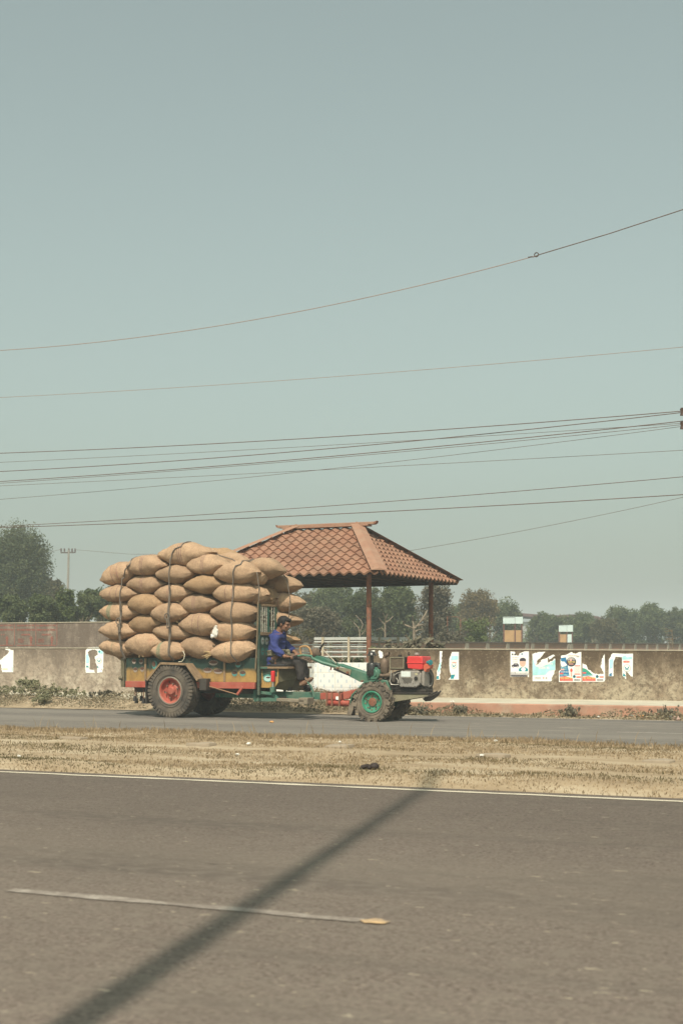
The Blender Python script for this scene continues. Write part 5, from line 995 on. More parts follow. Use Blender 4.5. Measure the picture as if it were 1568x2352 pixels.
# ---------------------------------------------------------------- ropes lying on the sacks
bv = []; bf = []
for o, sb_ in SACKS:
    n = len(bv); bv += sb_.v; bf += [[n+i for i in f] for f in sb_.f]
TREE = BVHTree.FromPolygons([tuple(p) for p in bv], bf)
M_rope = mat('grey_rope', (.15, .125, .10), .95, .3, 60, bmp=.6, bscale=120)
def lay(pts, yd, zf=Z1, lift=.012):
    out = []
    for i in range(len(pts)-1):
        for k in range(8):
            f = k/8; a = pts[i][0]+(pts[i+1][0]-pts[i][0])*f; c = pts[i][1]+(pts[i+1][1]-pts[i][1])*f
            o_ = T3(zf, a, c, -.60); hit = TREE.ray_cast(Vector((o_.x, -2.5, o_.z)), Vector((0, 1, 0)))
            out.append([o_.x, (hit[0].y if hit[0] else yd), o_.z])
    o_ = T3(zf, *pts[-1], -.56); out.append([o_.x, -.52, o_.z])
    n = len(out); ys = [p[1] for p in out]
    for i in range(n):          # taut: span the hollows
        best = ys[i]
        for a in range(max(0, i-7), i+1):
            for c in range(i, min(n, i+8)):
                if a != c:
                    f = (i-a)/(c-a); best = min(best, ys[a]+(ys[c]-ys[a])*f)
        out[i][1] = best
    return [Vector((x, y-lift, z)) for x, y, z in out]
def over(x, z0, y0, y1):
    out = []
    for k in range(10):
        y = y0+(y1-y0)*k/9; hit = TREE.ray_cast(Vector((x, y, 4.5)), Vector((0, 0, -1))); out.append(Vector((x, y, (hit[0].z if hit[0] and hit[0].z > 1.0 else z0)+.012)))
    return out
for lab, pts, dx in (('rope lashed over the rearmost column of sacks, with a ring knot', [(262, 232), (225, 262), (205, 300), (196, 340), (190, 440), (184, 560), (181, 620), (182, 700), (182, 790), (180, 860), (195, 925)], (60, -90)),
    ('doubled rope lashed over the middle of the load, knotted half way down', [(620, 96), (585, 112), (566, 145), (556, 190), (552, 280), (547, 400), (543, 500), (541, 600), (545, 700), (545, 800), (545, 890), (556, 935)], (120, 0)),
    ('rope lashed over the front column of near side sacks', [(1060, 228), (1035, 240), (1022, 290), (1014, 370), (1010, 480), (1007, 590), (1004, 690), (999, 790), (1005, 880), (1026, 948)], (0, 0))):
    path = lay(pts, -.55); p0 = path[0]; top = over(p0.x, p0.z, p0.y+.06, .5)
    full = list(reversed(top))+path; b = MB(); b.tube(full, .0105, 7); c0 = path[len(path)//2]
    o = b.build('rope', M_rope, frame=CART, off=c0); tag(o, lab, 'rope', 'ropes lashing the load')
    if 'doubled' in lab or 'ring' in lab:
        b = MB(); q = [p+Vector((.022, -.004, 0)) for p in path[len(path)//2-4:]]; b.tube(q, .009, 7); b.build('second_strand', M_rope, o)
        kx = T3(Z1, 182, 645, -.62) if 'ring' in lab else T3(Z1, 545, 610, -.64); i_ = min(range(len(path)), key=lambda i: abs(path[i].z-kx.z)); kx.y = path[i_].y-.02; kx.x = path[i_].x
        b = MB(); b.tube([kx+Vector((.05*math.cos(a*.4), -.008, .05*math.sin(a*.4))) for a in range(17)], .009, 6); b.tube([kx+Vector((.0, 0, .03)), kx+Vector((.03, -.02, -.06)), kx+Vector((.045, -.02, -.18)), kx+Vector((.01, -.02, -.20)), kx+Vector((.0, -.02, -.05))], .009, 6); b.build('knot', M_rope, o)
b = MB(); b.tube([T3(Z1, 1155, 190, -.1), T3(Z1, 1185, 300, -.52), T3(Z1, 1197, 400, -.53), T3(Z1, 1197, 505, -.50)], .008, 6); b.tube([T3(Z1, 1048, 225, -.3), T3(Z1, 1090, 212, -.2), T3(Z1, 1155, 188, -.1)], .009, 6)
tag(b.build('rope', M_rope, frame=CART, off=T3(Z1, 1190, 400, -.4)), 'rope running from the top of the load down to the near rack post', 'rope')
b = MB(); b.tube([T3(Z1, 1330, 250, -.02), T3(Z1, 1400, 330, .08), T3(Z1, 1412, 400, .07), T3(Z1, 1427, 480, .07), T3(Z1, 1420, 590, .09), T3(Z1, 1410, 640, .10)], .008, 6)
tag(b.build('rope', M_rope, frame=CART, off=T3(Z1, 1420, 480, .2)), 'rope hanging over the far side sacks above the driver', 'rope')
b = MB(); b.tube([T3(Z1, 455, 162, -.3), T3(Z1, 520, 140, -.1), T3(Z1, 600, 118, 0)], .009, 6); b.tube([T3(Z1, 830, 120, -.2), T3(Z1, 900, 160, -.3), T3(Z1, 1000, 190, -.3), T3(Z1, 1048, 222, -.3)], .009, 6); 
tag(b.build('rope', M_rope, frame=CART, off=T3(Z1, 800, 120, -.3)), 'rope drawn across the top of the load', 'rope')
# ---------------------------------------------------------------- driver
def to_mesh(o):
    dg = bpy.context.evaluated_depsgraph_get(); me = bpy.data.meshes.new_from_object(o.evaluated_get(dg)); bpy.data.objects.remove(o); return me
def skinned(chains, sub=2):
    """chains: lists of (point, radius or (rx, ry)); a point reused within 1 mm joins"""
    vs = []; rs = []; es = []
    def vid(p, r):
        for i, q in enumerate(vs):
            if (q-p).length < 1e-3: return i
        vs.append(p); rs.append(r if isinstance(r, tuple) else (r, r)); return len(vs)-1
    for ch in chains:
        prev = None
        for p, r in ch:
            i = vid(Vector(p), r)
            if prev is not None: es.append((prev, i))
            prev = i
    me = bpy.data.meshes.new('skin'); me.from_pydata(vs, es, []); o = bpy.data.objects.new('skin', me); COL.objects.link(o)
    md = o.modifiers.new('s', 'SKIN'); md.use_smooth_shade = True
    for i, r in enumerate(rs): me.skin_vertices[0].data[i].radius = r
    me.skin_vertices[0].data[0].use_root = True
    if sub: ss = o.modifiers.new('u', 'SUBSURF'); ss.levels = sub; ss.render_levels = sub
    bpy.context.view_layer.update(); me2 = to_mesh(o); b = MB(); b.add([v.co.copy() for v in me2.vertices], [tuple(p.vertices) for p in me2.polygons]); bpy.data.meshes.remove(me2); return b
def remeshed(b, vox, smooth=3):
    me = bpy.data.meshes.new('r'); me.from_pydata(b.v, [], b.f); o = bpy.data.objects.new('r', me); COL.objects.link(o)
    md = o.modifiers.new('r', 'REMESH'); md.mode = 'VOXEL'; md.voxel_size = vox
    if smooth: s_ = o.modifiers.new('sm', 'SMOOTH'); s_.iterations = smooth; s_.factor = .5
    bpy.context.view_layer.update(); me2 = to_mesh(o); r = MB(); r.add([v.co.copy() for v in me2.vertices], [tuple(p.vertices) for p in me2.polygons]); bpy.data.meshes.remove(me2); return r
YD = -.03
D3 = lambda a, c, y: T3(ZD, a, c, y)
hip = D3(570, 1360, YD); waist = D3(590, 1130, YD); chest = D3(640, 870, YD); neckb = D3(655, 680, YD); head = D3(775, 520, YD)
shN, shF = D3(575, 775, YD-.185), D3(690, 775, YD+.185)
elN, elF = D3(555, 1060, YD-.235), D3(860, 1030, YD+.24)
wrN, wrF = D3(800, 1225, YD-.23), D3(1000, 1120, YD+.22)
knN, knF = D3(1105, 1330, YD-.13), D3(1200, 1330, YD+.12)
anN, anF = D3(1165, 1790, YD-.11), D3(1215, 1880, YD+.12)
thN, thF = D3(640, 1385, YD-.105), D3(640, 1385, YD+.105)
CH_ = lambda *a: list(a)
lerp = lambda a, b_, f: a+(b_-a)*f
torso = [(hip, (.13, .105)), (waist, (.122, .105)), (chest, (.165, .125)), (lerp(chest, neckb, .55), (.15, .105)), (lerp(chest, neckb, .75), (.13, .09)), (neckb, (.062, .062)), (lerp(neckb, head, .55), (.055, .055))]
def arm(sh, el, wr, k=1.0): return [(lerp(chest, neckb, .55), .085*k), (sh, .066*k), (lerp(sh, el, .5), .052*k), (el, .045*k), (lerp(el, wr, .4), .042*k), (wr, .030*k)]
def leg(th, kn, an, k=1.0): return [(hip, .12*k), (th, .092*k), (lerp(th, kn, .5), .08*k), (kn, .063*k), (lerp(kn, an, .35), .058*k), (an, .038*k)]
def body_chains(): return [torso, arm(shN, elN, wrN), arm(shF, elF, wrF), leg(thN, knN, anN), leg(thF, knF, anF)]
bod = skinned(body_chains(), 2)
# head turned to the front and tipped down over the handlebars
hd = MB(); Rh = Matrix.Rotation(R_(16), 3, 'Y')
def hb(c, r, rot=None): hd.ball(head + Rh @ Vector(c), r, 18, 12, Rh if rot is None else Rh @ rot)
hb((-.012, 0, .03), (.098, .076, .098)); hb((.028, 0, -.035), (.068, .060, .080)); hb((.05, 0, -.088), (.036, .04, .028)); hb((.082, 0, .035), (.018, .055, .018))
hb((.104, 0, -.012), (.020, .015, .028), Matrix.Rotation(R_(-22), 3, 'Y')); hb((.112, 0, -.026), (.012, .018, .011)); hb((.088, 0, -.056), (.016, .024, .008)); hb((.086, 0, -.068), (.015, .022, .009))
for sy in (-1, 1):
    hb((-.012, sy*.078, -.008), (.018, .010, .034)); hb((.062, sy*.040, -.020), (.025, .022, .024))
hd.tube([lerp(neckb, head, .2), head + Rh @ Vector((-.02, 0, -.05))], [.06, .056], 14)
bod.add(hd.v, hd.f)
def hand(wr, aim, down, sy, bod):
    aim = aim.normalized(); side = Vector((0, 1, 0)); nrm = aim.cross(side).normalized()
    palm = wr+aim*.05; M = Matrix((aim, side, nrm)).transposed(); bod.ball(palm, (.052, .042, .02), 14, 10, M); bod.tube([wr-aim*.03, wr+aim*.02], [.03, .03], 10)
    for k in range(4):
        f = (k-1.5)*.021; ln = (.036, .042, .040, .031)[k]; p0 = palm+aim*.035+side*f; p1 = p0+aim*ln+nrm*(.006*down); p2 = p1+(aim*.25-Vector((0, 0, 1))).normalized()*ln*.8; p3 = p2+(-aim*.7-Vector((0, 0, .6))).normalized()*ln*.6
        bod.tube([p0-aim*.02, p0, p1, p2, p3], [.0115, .011, .0105, .0095, .0075], 8)
    t0 = palm-side*sy*.03-aim*.012; bod.tube([t0, t0-side*sy*.022+aim*.028-Vector((0, 0, .02)), t0-side*sy*.012+aim*.06-Vector((0, 0, .035))], [.0135, .0125, .009], 8)
hand(wrN, D3(985, 1240, YD-.23)-wrN, 1, -1, bod); hand(wrF, D3(1100, 1190, YD+.2)-wrF, 1, 1, bod)
for an, toe in ((anN, D3(1400, 1715, YD-.11)), (anF, D3(1330, 1975, YD+.12))):
    d = (toe-an); bod.tube([an-Vector((.03, 0, .03)), an+d*.1-Vector((0, 0, .03)), an+d*.55-Vector((0, 0, .02)), an+d*.85, an+d*.97], [.032, .04, .038, .036, .022], 12)
body = remeshed(bod, .0085, 3)
M_skin = mat('brown_skin', (.21, .105, .062), .55, .10, 14, bmp=.08, bscale=60, spec=.35)
pe = body.build('person', M_skin, frame=CART, off=(hip.x, YD, hip.z-.15), smooth=180); tag(pe, 'seated driver in a blue long sleeved shirt and black trousers gripping the handlebars', 'person')
# shirt, trousers, waist cloth, hair, beard, sandals
M_shirt = mat('blue_shirt', (.030, .040, .150), .9, .14, 12, bmp=.5, bscale=22); M_trs = mat('black_trousers', (.022, .021, .023), .85, .25, 10, dust=.12, bmp=.5, bscale=18)
sr = .024
sh_ch = [[(lerp(hip, waist, -.62), (.160+sr, .135+sr)), (lerp(hip, waist, -.05), (.165+sr, .14+sr)), (lerp(hip, waist, .3), (.162+sr, .135+sr)), (waist, (.138+sr, .118+sr)), (chest, (.168+sr, .13+sr)), (lerp(chest, neckb, .55), (.152+sr, .108+sr)), (lerp(chest, neckb, .75), (.135+sr, .095+sr)), (lerp(chest, neckb, .95), (.085+sr, .078+sr)), (lerp(neckb, head, .12), (.058+sr, .058+sr))]]
def sleeve(sh, el, wr): return [(lerp(chest, neckb, .55), .085+sr), (sh, .07+sr), (lerp(sh, el, .5), .055+sr), (el, .050+sr), (lerp(el, wr, .45), .047+sr), (lerp(el, wr, .93), .036+sr)]
shb = skinned(sh_ch+[sleeve(shN, elN, wrN), sleeve(shF, elF, wrF)], 2); shb = remeshed(shb, .011, 2)
shb.v = [p + Vector((0, 0, 1))*.0 + (p-Vector((waist.x, YD, p.z))).normalized()*(.007*math.sin(p.z*70+p.x*24+6*noise.noise(p*6)))*(1 if p.z < chest.z else .4) for p in shb.v]
sht = shb.build('shirt', M_shirt, pe, smooth=180)
b = MB(); rnd = random.Random(2)
SHT = BVHTree.FromPolygons([tuple(p) for p in shb.v], [list(f) for f in shb.f])
def stick(a, c, rx, rz, mi):
    p = D3(a, c, YD-.16); pts = []
    for k in range(9):
        q = Vector((p.x+rx*math.cos(k*math.pi*2/9), -1.2, p.z+rz*math.sin(k*math.pi*2/9))); h = SHT.ray_cast(q, Vector((0, 1, 0)))
        if h[0] is None: return
        pts.append(h[0]-Vector((0, .004, 0)))
    b.add(pts, [tuple(range(9))], mi)
for k in range(26): stick(735+rnd.uniform(0, 85), 845+rnd.uniform(0, 120), rnd.uniform(.006, .014), rnd.uniform(.006, .02), 0 if rnd.random() < .55 else 1)
if b.f: b.build('shirt_print', [mat('print_red', (.60, .09, .07), .8, .1, 9, bmp=0), mat('print_orange', (.62, .30, .10), .8, .1, 9, bmp=0)], sht, smooth=False)
tr_ = .02
trb = skinned([[(lerp(hip, waist, .12), (.155+tr_, .125+tr_)), (hip, (.158+tr_, .13+tr_))], [(hip, .12+tr_), (thN, .10+tr_), (lerp(thN, knN, .5), .085+tr_), (knN, .068+tr_), (lerp(knN, anN, .4), .062+tr_), (lerp(knN, anN, .97), .052+tr_)], [(hip, .12+tr_), (thF, .10+tr_), (lerp(thF, knF, .5), .085+tr_), (knF, .068+tr_), (lerp(knF, anF, .4), .062+tr_), (lerp(knF, anF, 1.0), .054+tr_)]], 2)
trb = remeshed(trb, .011, 2); trb.v = [p+Vector((noise.noise(p*16), noise.noise(p*16+Vector((7, 0, 0))), 0))*.012 for p in trb.v]; trb.build('trousers', M_trs, pe, smooth=180)
b = MB(); n = 36; wz = lerp(hip, waist, .92)
for zc_, rr_, hz_ in ((0, 1.0, .042), (.028, 1.03, .02), (-.03, 1.02, .02)):
    b.lathe([(0.99, -hz_), (1.05, -hz_*.6), (1.07, 0), (1.05, hz_*.6), (.99, hz_)], (0, 0, 0), (0, 0, 1), n)
    k = len(b.v)-n*5
    for i in range(k, len(b.v)): p = b.v[i]; b.v[i] = Vector((wz.x+.01+p.x*.148*rr_, YD+p.y*.165*rr_, wz.z+zc_+p.z+.012*p.x))
c0 = D3(860, 1110, YD-.1); b.ball(c0, (.04, .04, .035), 12, 8); b.tube([c0, c0+Vector((.03, -.02, -.05)), c0+Vector((.06, -.02, -.06))], [.03, .024, .012], 8)
b.build('waist_cloth', mat('grey_checked_cloth', (.15, .135, .09), .9, .3, 30, bmp=.5), pe, smooth=180)
M_hair = mat('black_hair', (.012, .010, .009), .7, .3, 30, bmp=.8, bscale=70); h = MB()
h.ball(head + Rh @ Vector((-.018, 0, .046)), (.106, .086, .092), 24, 16, Rh); h.ball(head + Rh @ Vector((.055, 0, .085)), (.048, .066, .034), 16, 10, Rh); h.ball(head + Rh @ Vector((-.082, 0, -.01)), (.034, .064, .055), 14, 10, Rh)
for sy in (-1, 1): h.ball(head + Rh @ Vector((-.035, sy*.070, .02)), (.045, .016, .05), 12, 8, Rh)
hv = []
for p in h.v:
    l = Rh.transposed() @ (p-head)
    if l.x > .045 and l.z < .065: l.x = .045 + (l.x-.045)*.1
    hv.append(head + Rh @ l + Vector((noise.noise(p*45), noise.noise(p*45+Vector((5, 0, 0))), noise.noise(p*45+Vector((0, 5, 0)))))*.011)
h.v = hv; h.build('hair', M_hair, pe, smooth=180)
b = MB()
for sy in (-1, 1):
    q = MB(); q.ball(head + Rh @ Vector((.084, sy*.030, .010)), (.008, .011, .006), 8, 6, Rh, 0); q.build('eye', M_hair, pe, smooth=180); q = MB(); q.ball(head + Rh @ Vector((.092, sy*.032, .036)), (.008, .020, .005), 8, 6, Rh, 0); q.build('eyebrow', M_hair, pe, smooth=180)
q = MB(); q.ball(head + Rh @ Vector((.100, 0, -.045)), (.009, .024, .006), 10, 6, Rh, 0); q.build('moustache', M_hair, pe, smooth=180)
b.ball(head + Rh @ Vector((.070, 0, -.098)), (.026, .030, .020), 12, 8, Rh, 0)
for sy in (-1, 1): b.ball(head + Rh @ Vector((.042, sy*.040, -.086)), (.036, .018, .018), 10, 8, Rh, 0)
b = remeshed(b, .006, 2); b.build('beard', mat('stubble', (.03, .020, .016), .9, .3, 40, bmp=.3), pe, smooth=180)
for an, a_, c_, y, mm in ((anN, (1140, 1872), (1420, 1712), YD-.11, mat('tan_sandal', (.20, .135, .09), .8, .2, 12)), (anF, (1190, 1960), (1350, 2000), YD+.12, mat('dark_shoe', (.02, .018, .017), .7, .2, 12))):
    p0, p1 = D3(*a_, y), D3(*c_, y); d = (p1-p0).normalized(); up = Vector((-d.z, 0, d.x)); b = MB(); vs = []
    out = [(-.0, .03), (.04, .042), (.15, .046), (.24, .05), (.285, .03), (.295, 0), (.285, -.03), (.24, -.045), (.15, -.036), (.04, -.038), (0, -.028)]; k_ = (p1-p0).length/.295
    for q in (0, .026): vs += [p0+d*x*k_+Vector((0, yy, 0))+up*q for x, yy in out]
    n = len(out); b.add(vs, [tuple(range(n)), tuple(range(2*n-1, n-1, -1))]+[(i, (i+1) % n, n+(i+1) % n, n+i) for i in range(n)])
    if y > 0: b.ball(p0+d*.07+up*.05, (.085, .05, .05), 12, 8)
    else: b.tube([p0+d*.17*k_+Vector((0, .042, 0))+up*.02, p0+d*.15*k_+up*.075, p0+d*.17*k_+Vector((0, -.042, 0))+up*.02], .012, 6)
    b.build('sandal' if y < 0 else 'shoe', mm, pe, smooth=50)
# ---------------------------------------------------------------- trees
LV = {'weed': leaf_mat('leaves_weed', (.16, .155, .085), (.27, .26, .15), (.40, .37, .235)), 'green': leaf_mat('leaves_green', (.050, .068, .025), (.098, .124, .048), (.160, .172, .076)), 'dark': leaf_mat('leaves_dark', (.040, .056, .024), (.078, .098, .040), (.135, .142, .066)),
 'olive': leaf_mat('leaves_olive', (.055, .055, .022), (.100, .092, .040), (.150, .125, .060)), 'yellow': leaf_mat('leaves_yellow', (.085, .070, .028), (.145, .110, .045), (.200, .150, .070)), 'light': leaf_mat('leaves_light', (.055, .080, .022), (.100, .130, .038), (.150, .165, .065)), 'dusty': leaf_mat('leaves_dusty', (.070, .066, .042), (.135, .122, .080), (.215, .185, .130))}
M_bark = mat('grey_bark', (.17, .135, .095), .95, .3, 9, bmp=.6); M_pale = mat('pale_bark', (.20, .16, .115), .95, .25, 9, bmp=.5)
def leafcard(b, p, s, rnd, shade, up=.35, fold=True):
    n = Vector((rnd.gauss(0, 1), rnd.gauss(0, 1), rnd.gauss(0, 1)+up)).normalized(); t = n.cross(Vector((rnd.gauss(0, 1), rnd.gauss(0, 1), rnd.gauss(0, 1)))).normalized(); w = n.cross(t)
    l, h = s*rnd.uniform(.7, 1.3), s*rnd.uniform(.28, .5); c = (min(.999, max(0, shade)), .5)
    b.add([p-t*l*.5, p+w*h*.5-n*h*.15, p+t*l*.5-n*l*.12, p-w*h*.5-n*h*.15], [(0, 1, 2, 3)], 0, c)
def crown_mesh(name, m, blobs, n, size, seed, gap=.35):
    rnd = random.Random(seed); b = MB(); tot = sum(r*r for _, r in blobs)
    for c, r in blobs:
        c = Vector(c); tone = rnd.uniform(-.13, .13); k = int(n*r*r/tot); subs = []
        for q in range(max(5, int(k/38))):
            d = Vector((rnd.gauss(0, 1), rnd.gauss(0, 1), rnd.gauss(0, 1)*.85+.15)).normalized(); subs.append((c+d*r*rnd.uniform(.5, 1.0), rnd.uniform(.16, .40)*r, rnd.uniform(-.16, .16)))
        for i in range(k):
            s_ = rnd.choice(subs); d = Vector((rnd.gauss(0, 1), rnd.gauss(0, 1), rnd.gauss(0, 1))).normalized()*rnd.random()**.42; p = s_[0]+d*s_[1]*1.12
            if rnd.random() < .03: p = c+Vector((rnd.gauss(0, 1), rnd.gauss(0, 1), rnd.gauss(0, 1))).normalized()*r*rnd.uniform(.3, .98)
            leafcard(b, p, size, rnd, .5+tone+s_[2]*1.5+rnd.gauss(0, .06))
    return b
def limb(b, p, d, ln, r, depth, rnd, tips, spread=.6):
    q = [p]; dd = d.normalized(); seg = 4
    for i in range(seg): dd = (dd+Vector((rnd.gauss(0, .14), rnd.gauss(0, .14), rnd.gauss(.03, .10)))).normalized(); q.append(q[-1]+dd*ln/seg)
    b.tube(q, [r*(1-.45*i/seg) for i in range(seg+1)], 7); tips.append(q[-1])
    if depth > 0:
        for k in range(rnd.choice((2, 3))):
            f = rnd.choice((2, 3, 4)); nd = (dd+Vector((rnd.gauss(0, spread), rnd.gauss(0, spread), rnd.uniform(-.1, .5)))).normalized(); limb(b, q[f], nd, ln*rnd.uniform(.55, .8), r*.55, depth-1, rnd, tips, spread)
PROTO = {}
def proto_tree(key, H, Wd, base, m, bark, n, size, seed, lobes=9, flat=.55, trunk_r=.09, tall=.3):
    """builds trunk and crown meshes of unit placement; H height, Wd crown width, base height of the crown's underside"""
    rnd = random.Random(seed); tb = MB(); tips = []
    for k in range(rnd.choice((1, 1, 2, 3)) if base > .6 else 1):
        d = Vector((rnd.gauss(0, .22), rnd.gauss(0, .22), 1)); limb(tb, Vector((rnd.gauss(0, .1*k), rnd.gauss(0, .1*k), -.1)), d, base, trunk_r, 0, rnd, tips)
        for q in range(4): limb(tb, tips[-1], Vector((rnd.gauss(0, .6), rnd.gauss(0, .6), 1)), (H-base)*.38, trunk_r*.55, 1, rnd, [])
    blobs = []
    for k in range(lobes):
        a = rnd.uniform(0, 6.28); f = rnd.random()**.6; z = base+(H-base)*rnd.uniform(.18, .82); edge = 1-abs((z-base)/(H-base)-.42)*1.0
        r = (H-base)*rnd.uniform(.22, .34); R0 = max(.05, Wd/2-r)*edge; blobs.append(((R0*f*math.cos(a), R0*f*math.sin(a), z), min(r, Wd*.3)))
    blobs.append(((rnd.gauss(0, Wd*.06), 0, H-(H-base)*.26), (H-base)*.26)); cb = crown_mesh(key, m, blobs, n, size, seed+5); PROTO[key] = (tb, cb, m, bark); return key
def place_tree(key, label, cat, X, Y, sc=1.0, rot=0, group='trees behind the walls', z=-.06, name='tree', szz=None):
    tb, cb, m, bark = PROTO[key]
    o = bpy.data.objects.new(name, None); COL.objects.link(o); OFF[o.name] = Vector((0, 0, 0)); o.location = (X, Y, z); o.rotation_euler = (0, 0, rot); o.scale = (sc, sc, szz or sc); tag(o, label, cat, group)
    if isinstance(tb, MB):
        t = tb.build('trunk', bark, o, smooth=60) if tb.f else None; c = cb.build('crown', m, o, smooth='leaf'); PROTO[key] = (t, c, m, bark)
    else:
        for src in (tb, cb):
            if src: d = src.copy(); COL.objects.link(d); d.parent = o
    return o
def tz(py, Z): return CH+.06+(YH-py)/FL*Z
def tx(px, Z): return (px-CX)/FL*Z
# each tree: label, centre px, top py, width px, distance, crown-base py, leaf kind, bark, leaf count, leaf size
TR = [('tall broad dark tree rising above the left wall at the photo\'s edge', 16, 1212, 250, 74, 1408, 'dark', M_bark, 13000, .20, 24),
 ('small brownish tree tucked against the right flank of the tall left tree', 122, 1328, 46, 80, 1420, 'olive', M_bark, 1400, .2, 5),
 ('bushy green sapling at the far left above the red writing', 25, 1366, 95, 54, 1412, 'green', M_pale, 3000, .13, 8),
 ('low green sapling below the tall left tree', 88, 1362, 80, 52, 1408, 'green', M_pale, 2600, .13, 8),
 ('bright green sapling left of the distant utility pole', 148, 1358, 66, 53, 1402, 'light', M_pale, 2200, .12, 7),
 ('rounded sapling with forked pale stems right of the distant utility pole', 204, 1356, 74, 54, 1402, 'green', M_pale, 2400, .13, 7),
 ('sapling half hidden by the rearmost sacks', 268, 1353, 90, 56, 1405, 'green', M_pale, 2400, .13, 8),
 ('hazy tree behind the sacks on the load', 610, 1362, 120, 78, 1440, 'green', M_bark, 2400, .18, 8),
 ('hazy tree just right of the driver\'s head', 700, 1352, 92, 82, 1450, 'olive', M_bark, 2600, .18, 8),
 ('domed tree seen under the shelter eave, left of the front post', 762, 1343, 112, 80, 1445, 'green', M_bark, 3600, .19, 11),
 ('pale leafy tree behind the steel railing', 725, 1392, 110, 58, 1462, 'dusty', M_bark, 3200, .14, 9),
 ('dense dark tree directly behind the front shelter post', 838, 1365, 120, 66, 1455, 'dark', M_bark, 4200, .16, 10),
 ('broad crowned tree between the two shelter posts', 912, 1343, 128, 68, 1452, 'green', M_bark, 5000, .17, 12),
 ('sparse dusty tree reaching out past the right shelter post', 1000, 1338, 84, 58, 1462, 'dusty', M_bark, 2400, .14, 10),
 ('green tree behind the light green bush', 1062, 1388, 90, 92, 1455, 'green', M_bark, 2600, .2, 8),
 ('yellowing tree, the tallest right of the shelter', 1098, 1352, 88, 88, 1440, 'yellow', M_bark, 3400, .19, 9),
 ('dark tree between the yellowing tree and the taller booth', 1166, 1388, 82, 98, 1455, 'green', M_bark, 2600, .21, 8),
 ('low rounded tree between the two guard booths', 1246, 1410, 92, 104, 1462, 'green', M_bark, 2800, .22, 8),
 ('wide flat topped tree behind the smaller guard booth', 1330, 1404, 116, 106, 1460, 'green', M_bark, 3400, .22, 9),
 ('shorter tree right of the smaller guard booth', 1386, 1420, 74, 100, 1462, 'olive', M_bark, 2400, .2, 7),
 ('rounded tree left of the tallest tree at the right', 1432, 1394, 92, 108, 1455, 'green', M_bark, 3000, .22, 8),
 ('tallest crown of the row at the right, above slim trunks', 1500, 1386, 112, 112, 1440, 'green', M_bark, 3600, .22, 10),
 ('last tree of the row at the right edge of the photo', 1568, 1396, 92, 110, 1442, 'dark', M_bark, 3000, .22, 8)]
for i, (lab, px, top, wpx, Z, bpy_, kind, bark, n, size, lobes) in enumerate(TR):
    H = tz(top, Z); W_d = wpx/FL*Z; base = max(.35, tz(bpy_, Z)); key = 't%d' % i
    proto_tree(key, H*(.99 if i else .95), W_d*(1.35 if Z > 80 or H < 4 else 1.1), base*(.55 if Z > 80 else .8), LV[kind], bark, int(n*5.2), size*(.88 if i else .72), 20+i*3, lobes, trunk_r=.10 if H > 5 else .05)
    place_tree(key, lab, 'tree', tx(px, Z), Z, 1, 0)
# a far-off belt of trees that closes the gaps low on the horizon
rnd = random.Random(77); b = MB()
for k in range(16000):
    X = rnd.uniform(-100, 100); Y = 150+rnd.uniform(-6, 6); top = 2.8+1.3*noise.noise(Vector((X*.16, 3, 0)))+.8*noise.noise(Vector((X*.5, 9, 0))); z = rnd.uniform(-.06, top)
    leafcard(b, Vector((X, Y, z)), 1.1, rnd, .45+.25*noise.noise(Vector((X*.4, z, 4)))+rnd.gauss(0, .12))
tag(b.build('far_treeline', LV['green'], off=(0, 150, 0), smooth='leaf'), kind='stuff')
# pale bare trees between the shelter posts
def bare(label, px, Z, base_py, arms, r):
    o = thing('bare_tree', label, 'tree', (Vector((tx(px, Z), Z, 0)), 0), (0, 0, -.06), 'pale lopped trees by the shelter'); b = MB(); rnd = random.Random(px)
    b.tube([(0, 0, -.06), (.03, 0, .6), (tx(arms[0][0][0], Z)-tx(px, Z), 0, tz(arms[0][0][1], Z)-.06)], [r*1.2, r*1.1, r], 9); b.build('trunk', M_pale, o)
    b = MB()
    for arm_ in arms: P = [Vector((tx(a, Z)-tx(px, Z), .12*j*rnd.uniform(-1, 1), tz(c, Z)-.06)) for j, (a, c) in enumerate(arm_)]; b.tube(P, [r*(.75-.5*j/len(P)) for j in range(len(P))], 7)
    b.build('branches', M_pale, o)
Zq = lambda a, c: ((820+a*.280612)/1.22449, (1620+c*.280612)/1.22449)
bare('pale bare tree with a lopped arm behind the left part of the railing', Zq(680, 590)[0], 50, 1462, [[Zq(682, 570), Zq(668, 520), Zq(620, 465), Zq(588, 440)], [Zq(700, 590), Zq(735, 545), Zq(745, 520)], [Zq(682, 560), Zq(715, 490), Zq(690, 440), Zq(640, 390)]], .028)
bare('pale bare tree with upright forks just right of the front post', Zq(932, 590)[0], 51, 1465, [[Zq(935, 490), Zq(900, 455), Zq(870, 420)], [Zq(938, 480), Zq(938, 430), Zq(912, 375)], [Zq(938, 470), Zq(980, 440), Zq(1015, 405)], [Zq(930, 560), Zq(900, 520), Zq(850, 540)], [Zq(938, 440), Zq(960, 380)]], .034)
bare('pale bare tree with wide arms beside the right shelter post', Zq(1228, 590)[0], 50, 1466, [[Zq(1222, 535), Zq(1185, 510), Zq(1125, 485), Zq(1108, 455)], [Zq(1222, 530), Zq(1215, 450), Zq(1212, 400)], [Zq(1232, 525), Zq(1290, 460), Zq(1345, 415), Zq(1392, 402)], [Zq(1250, 500), Zq(1300, 490), Zq(1345, 482)], [Zq(1235, 560), Zq(1270, 540), Zq(1315, 535)], [Zq(1285, 465), Zq(1340, 380), Zq(1360, 340)]], .05)
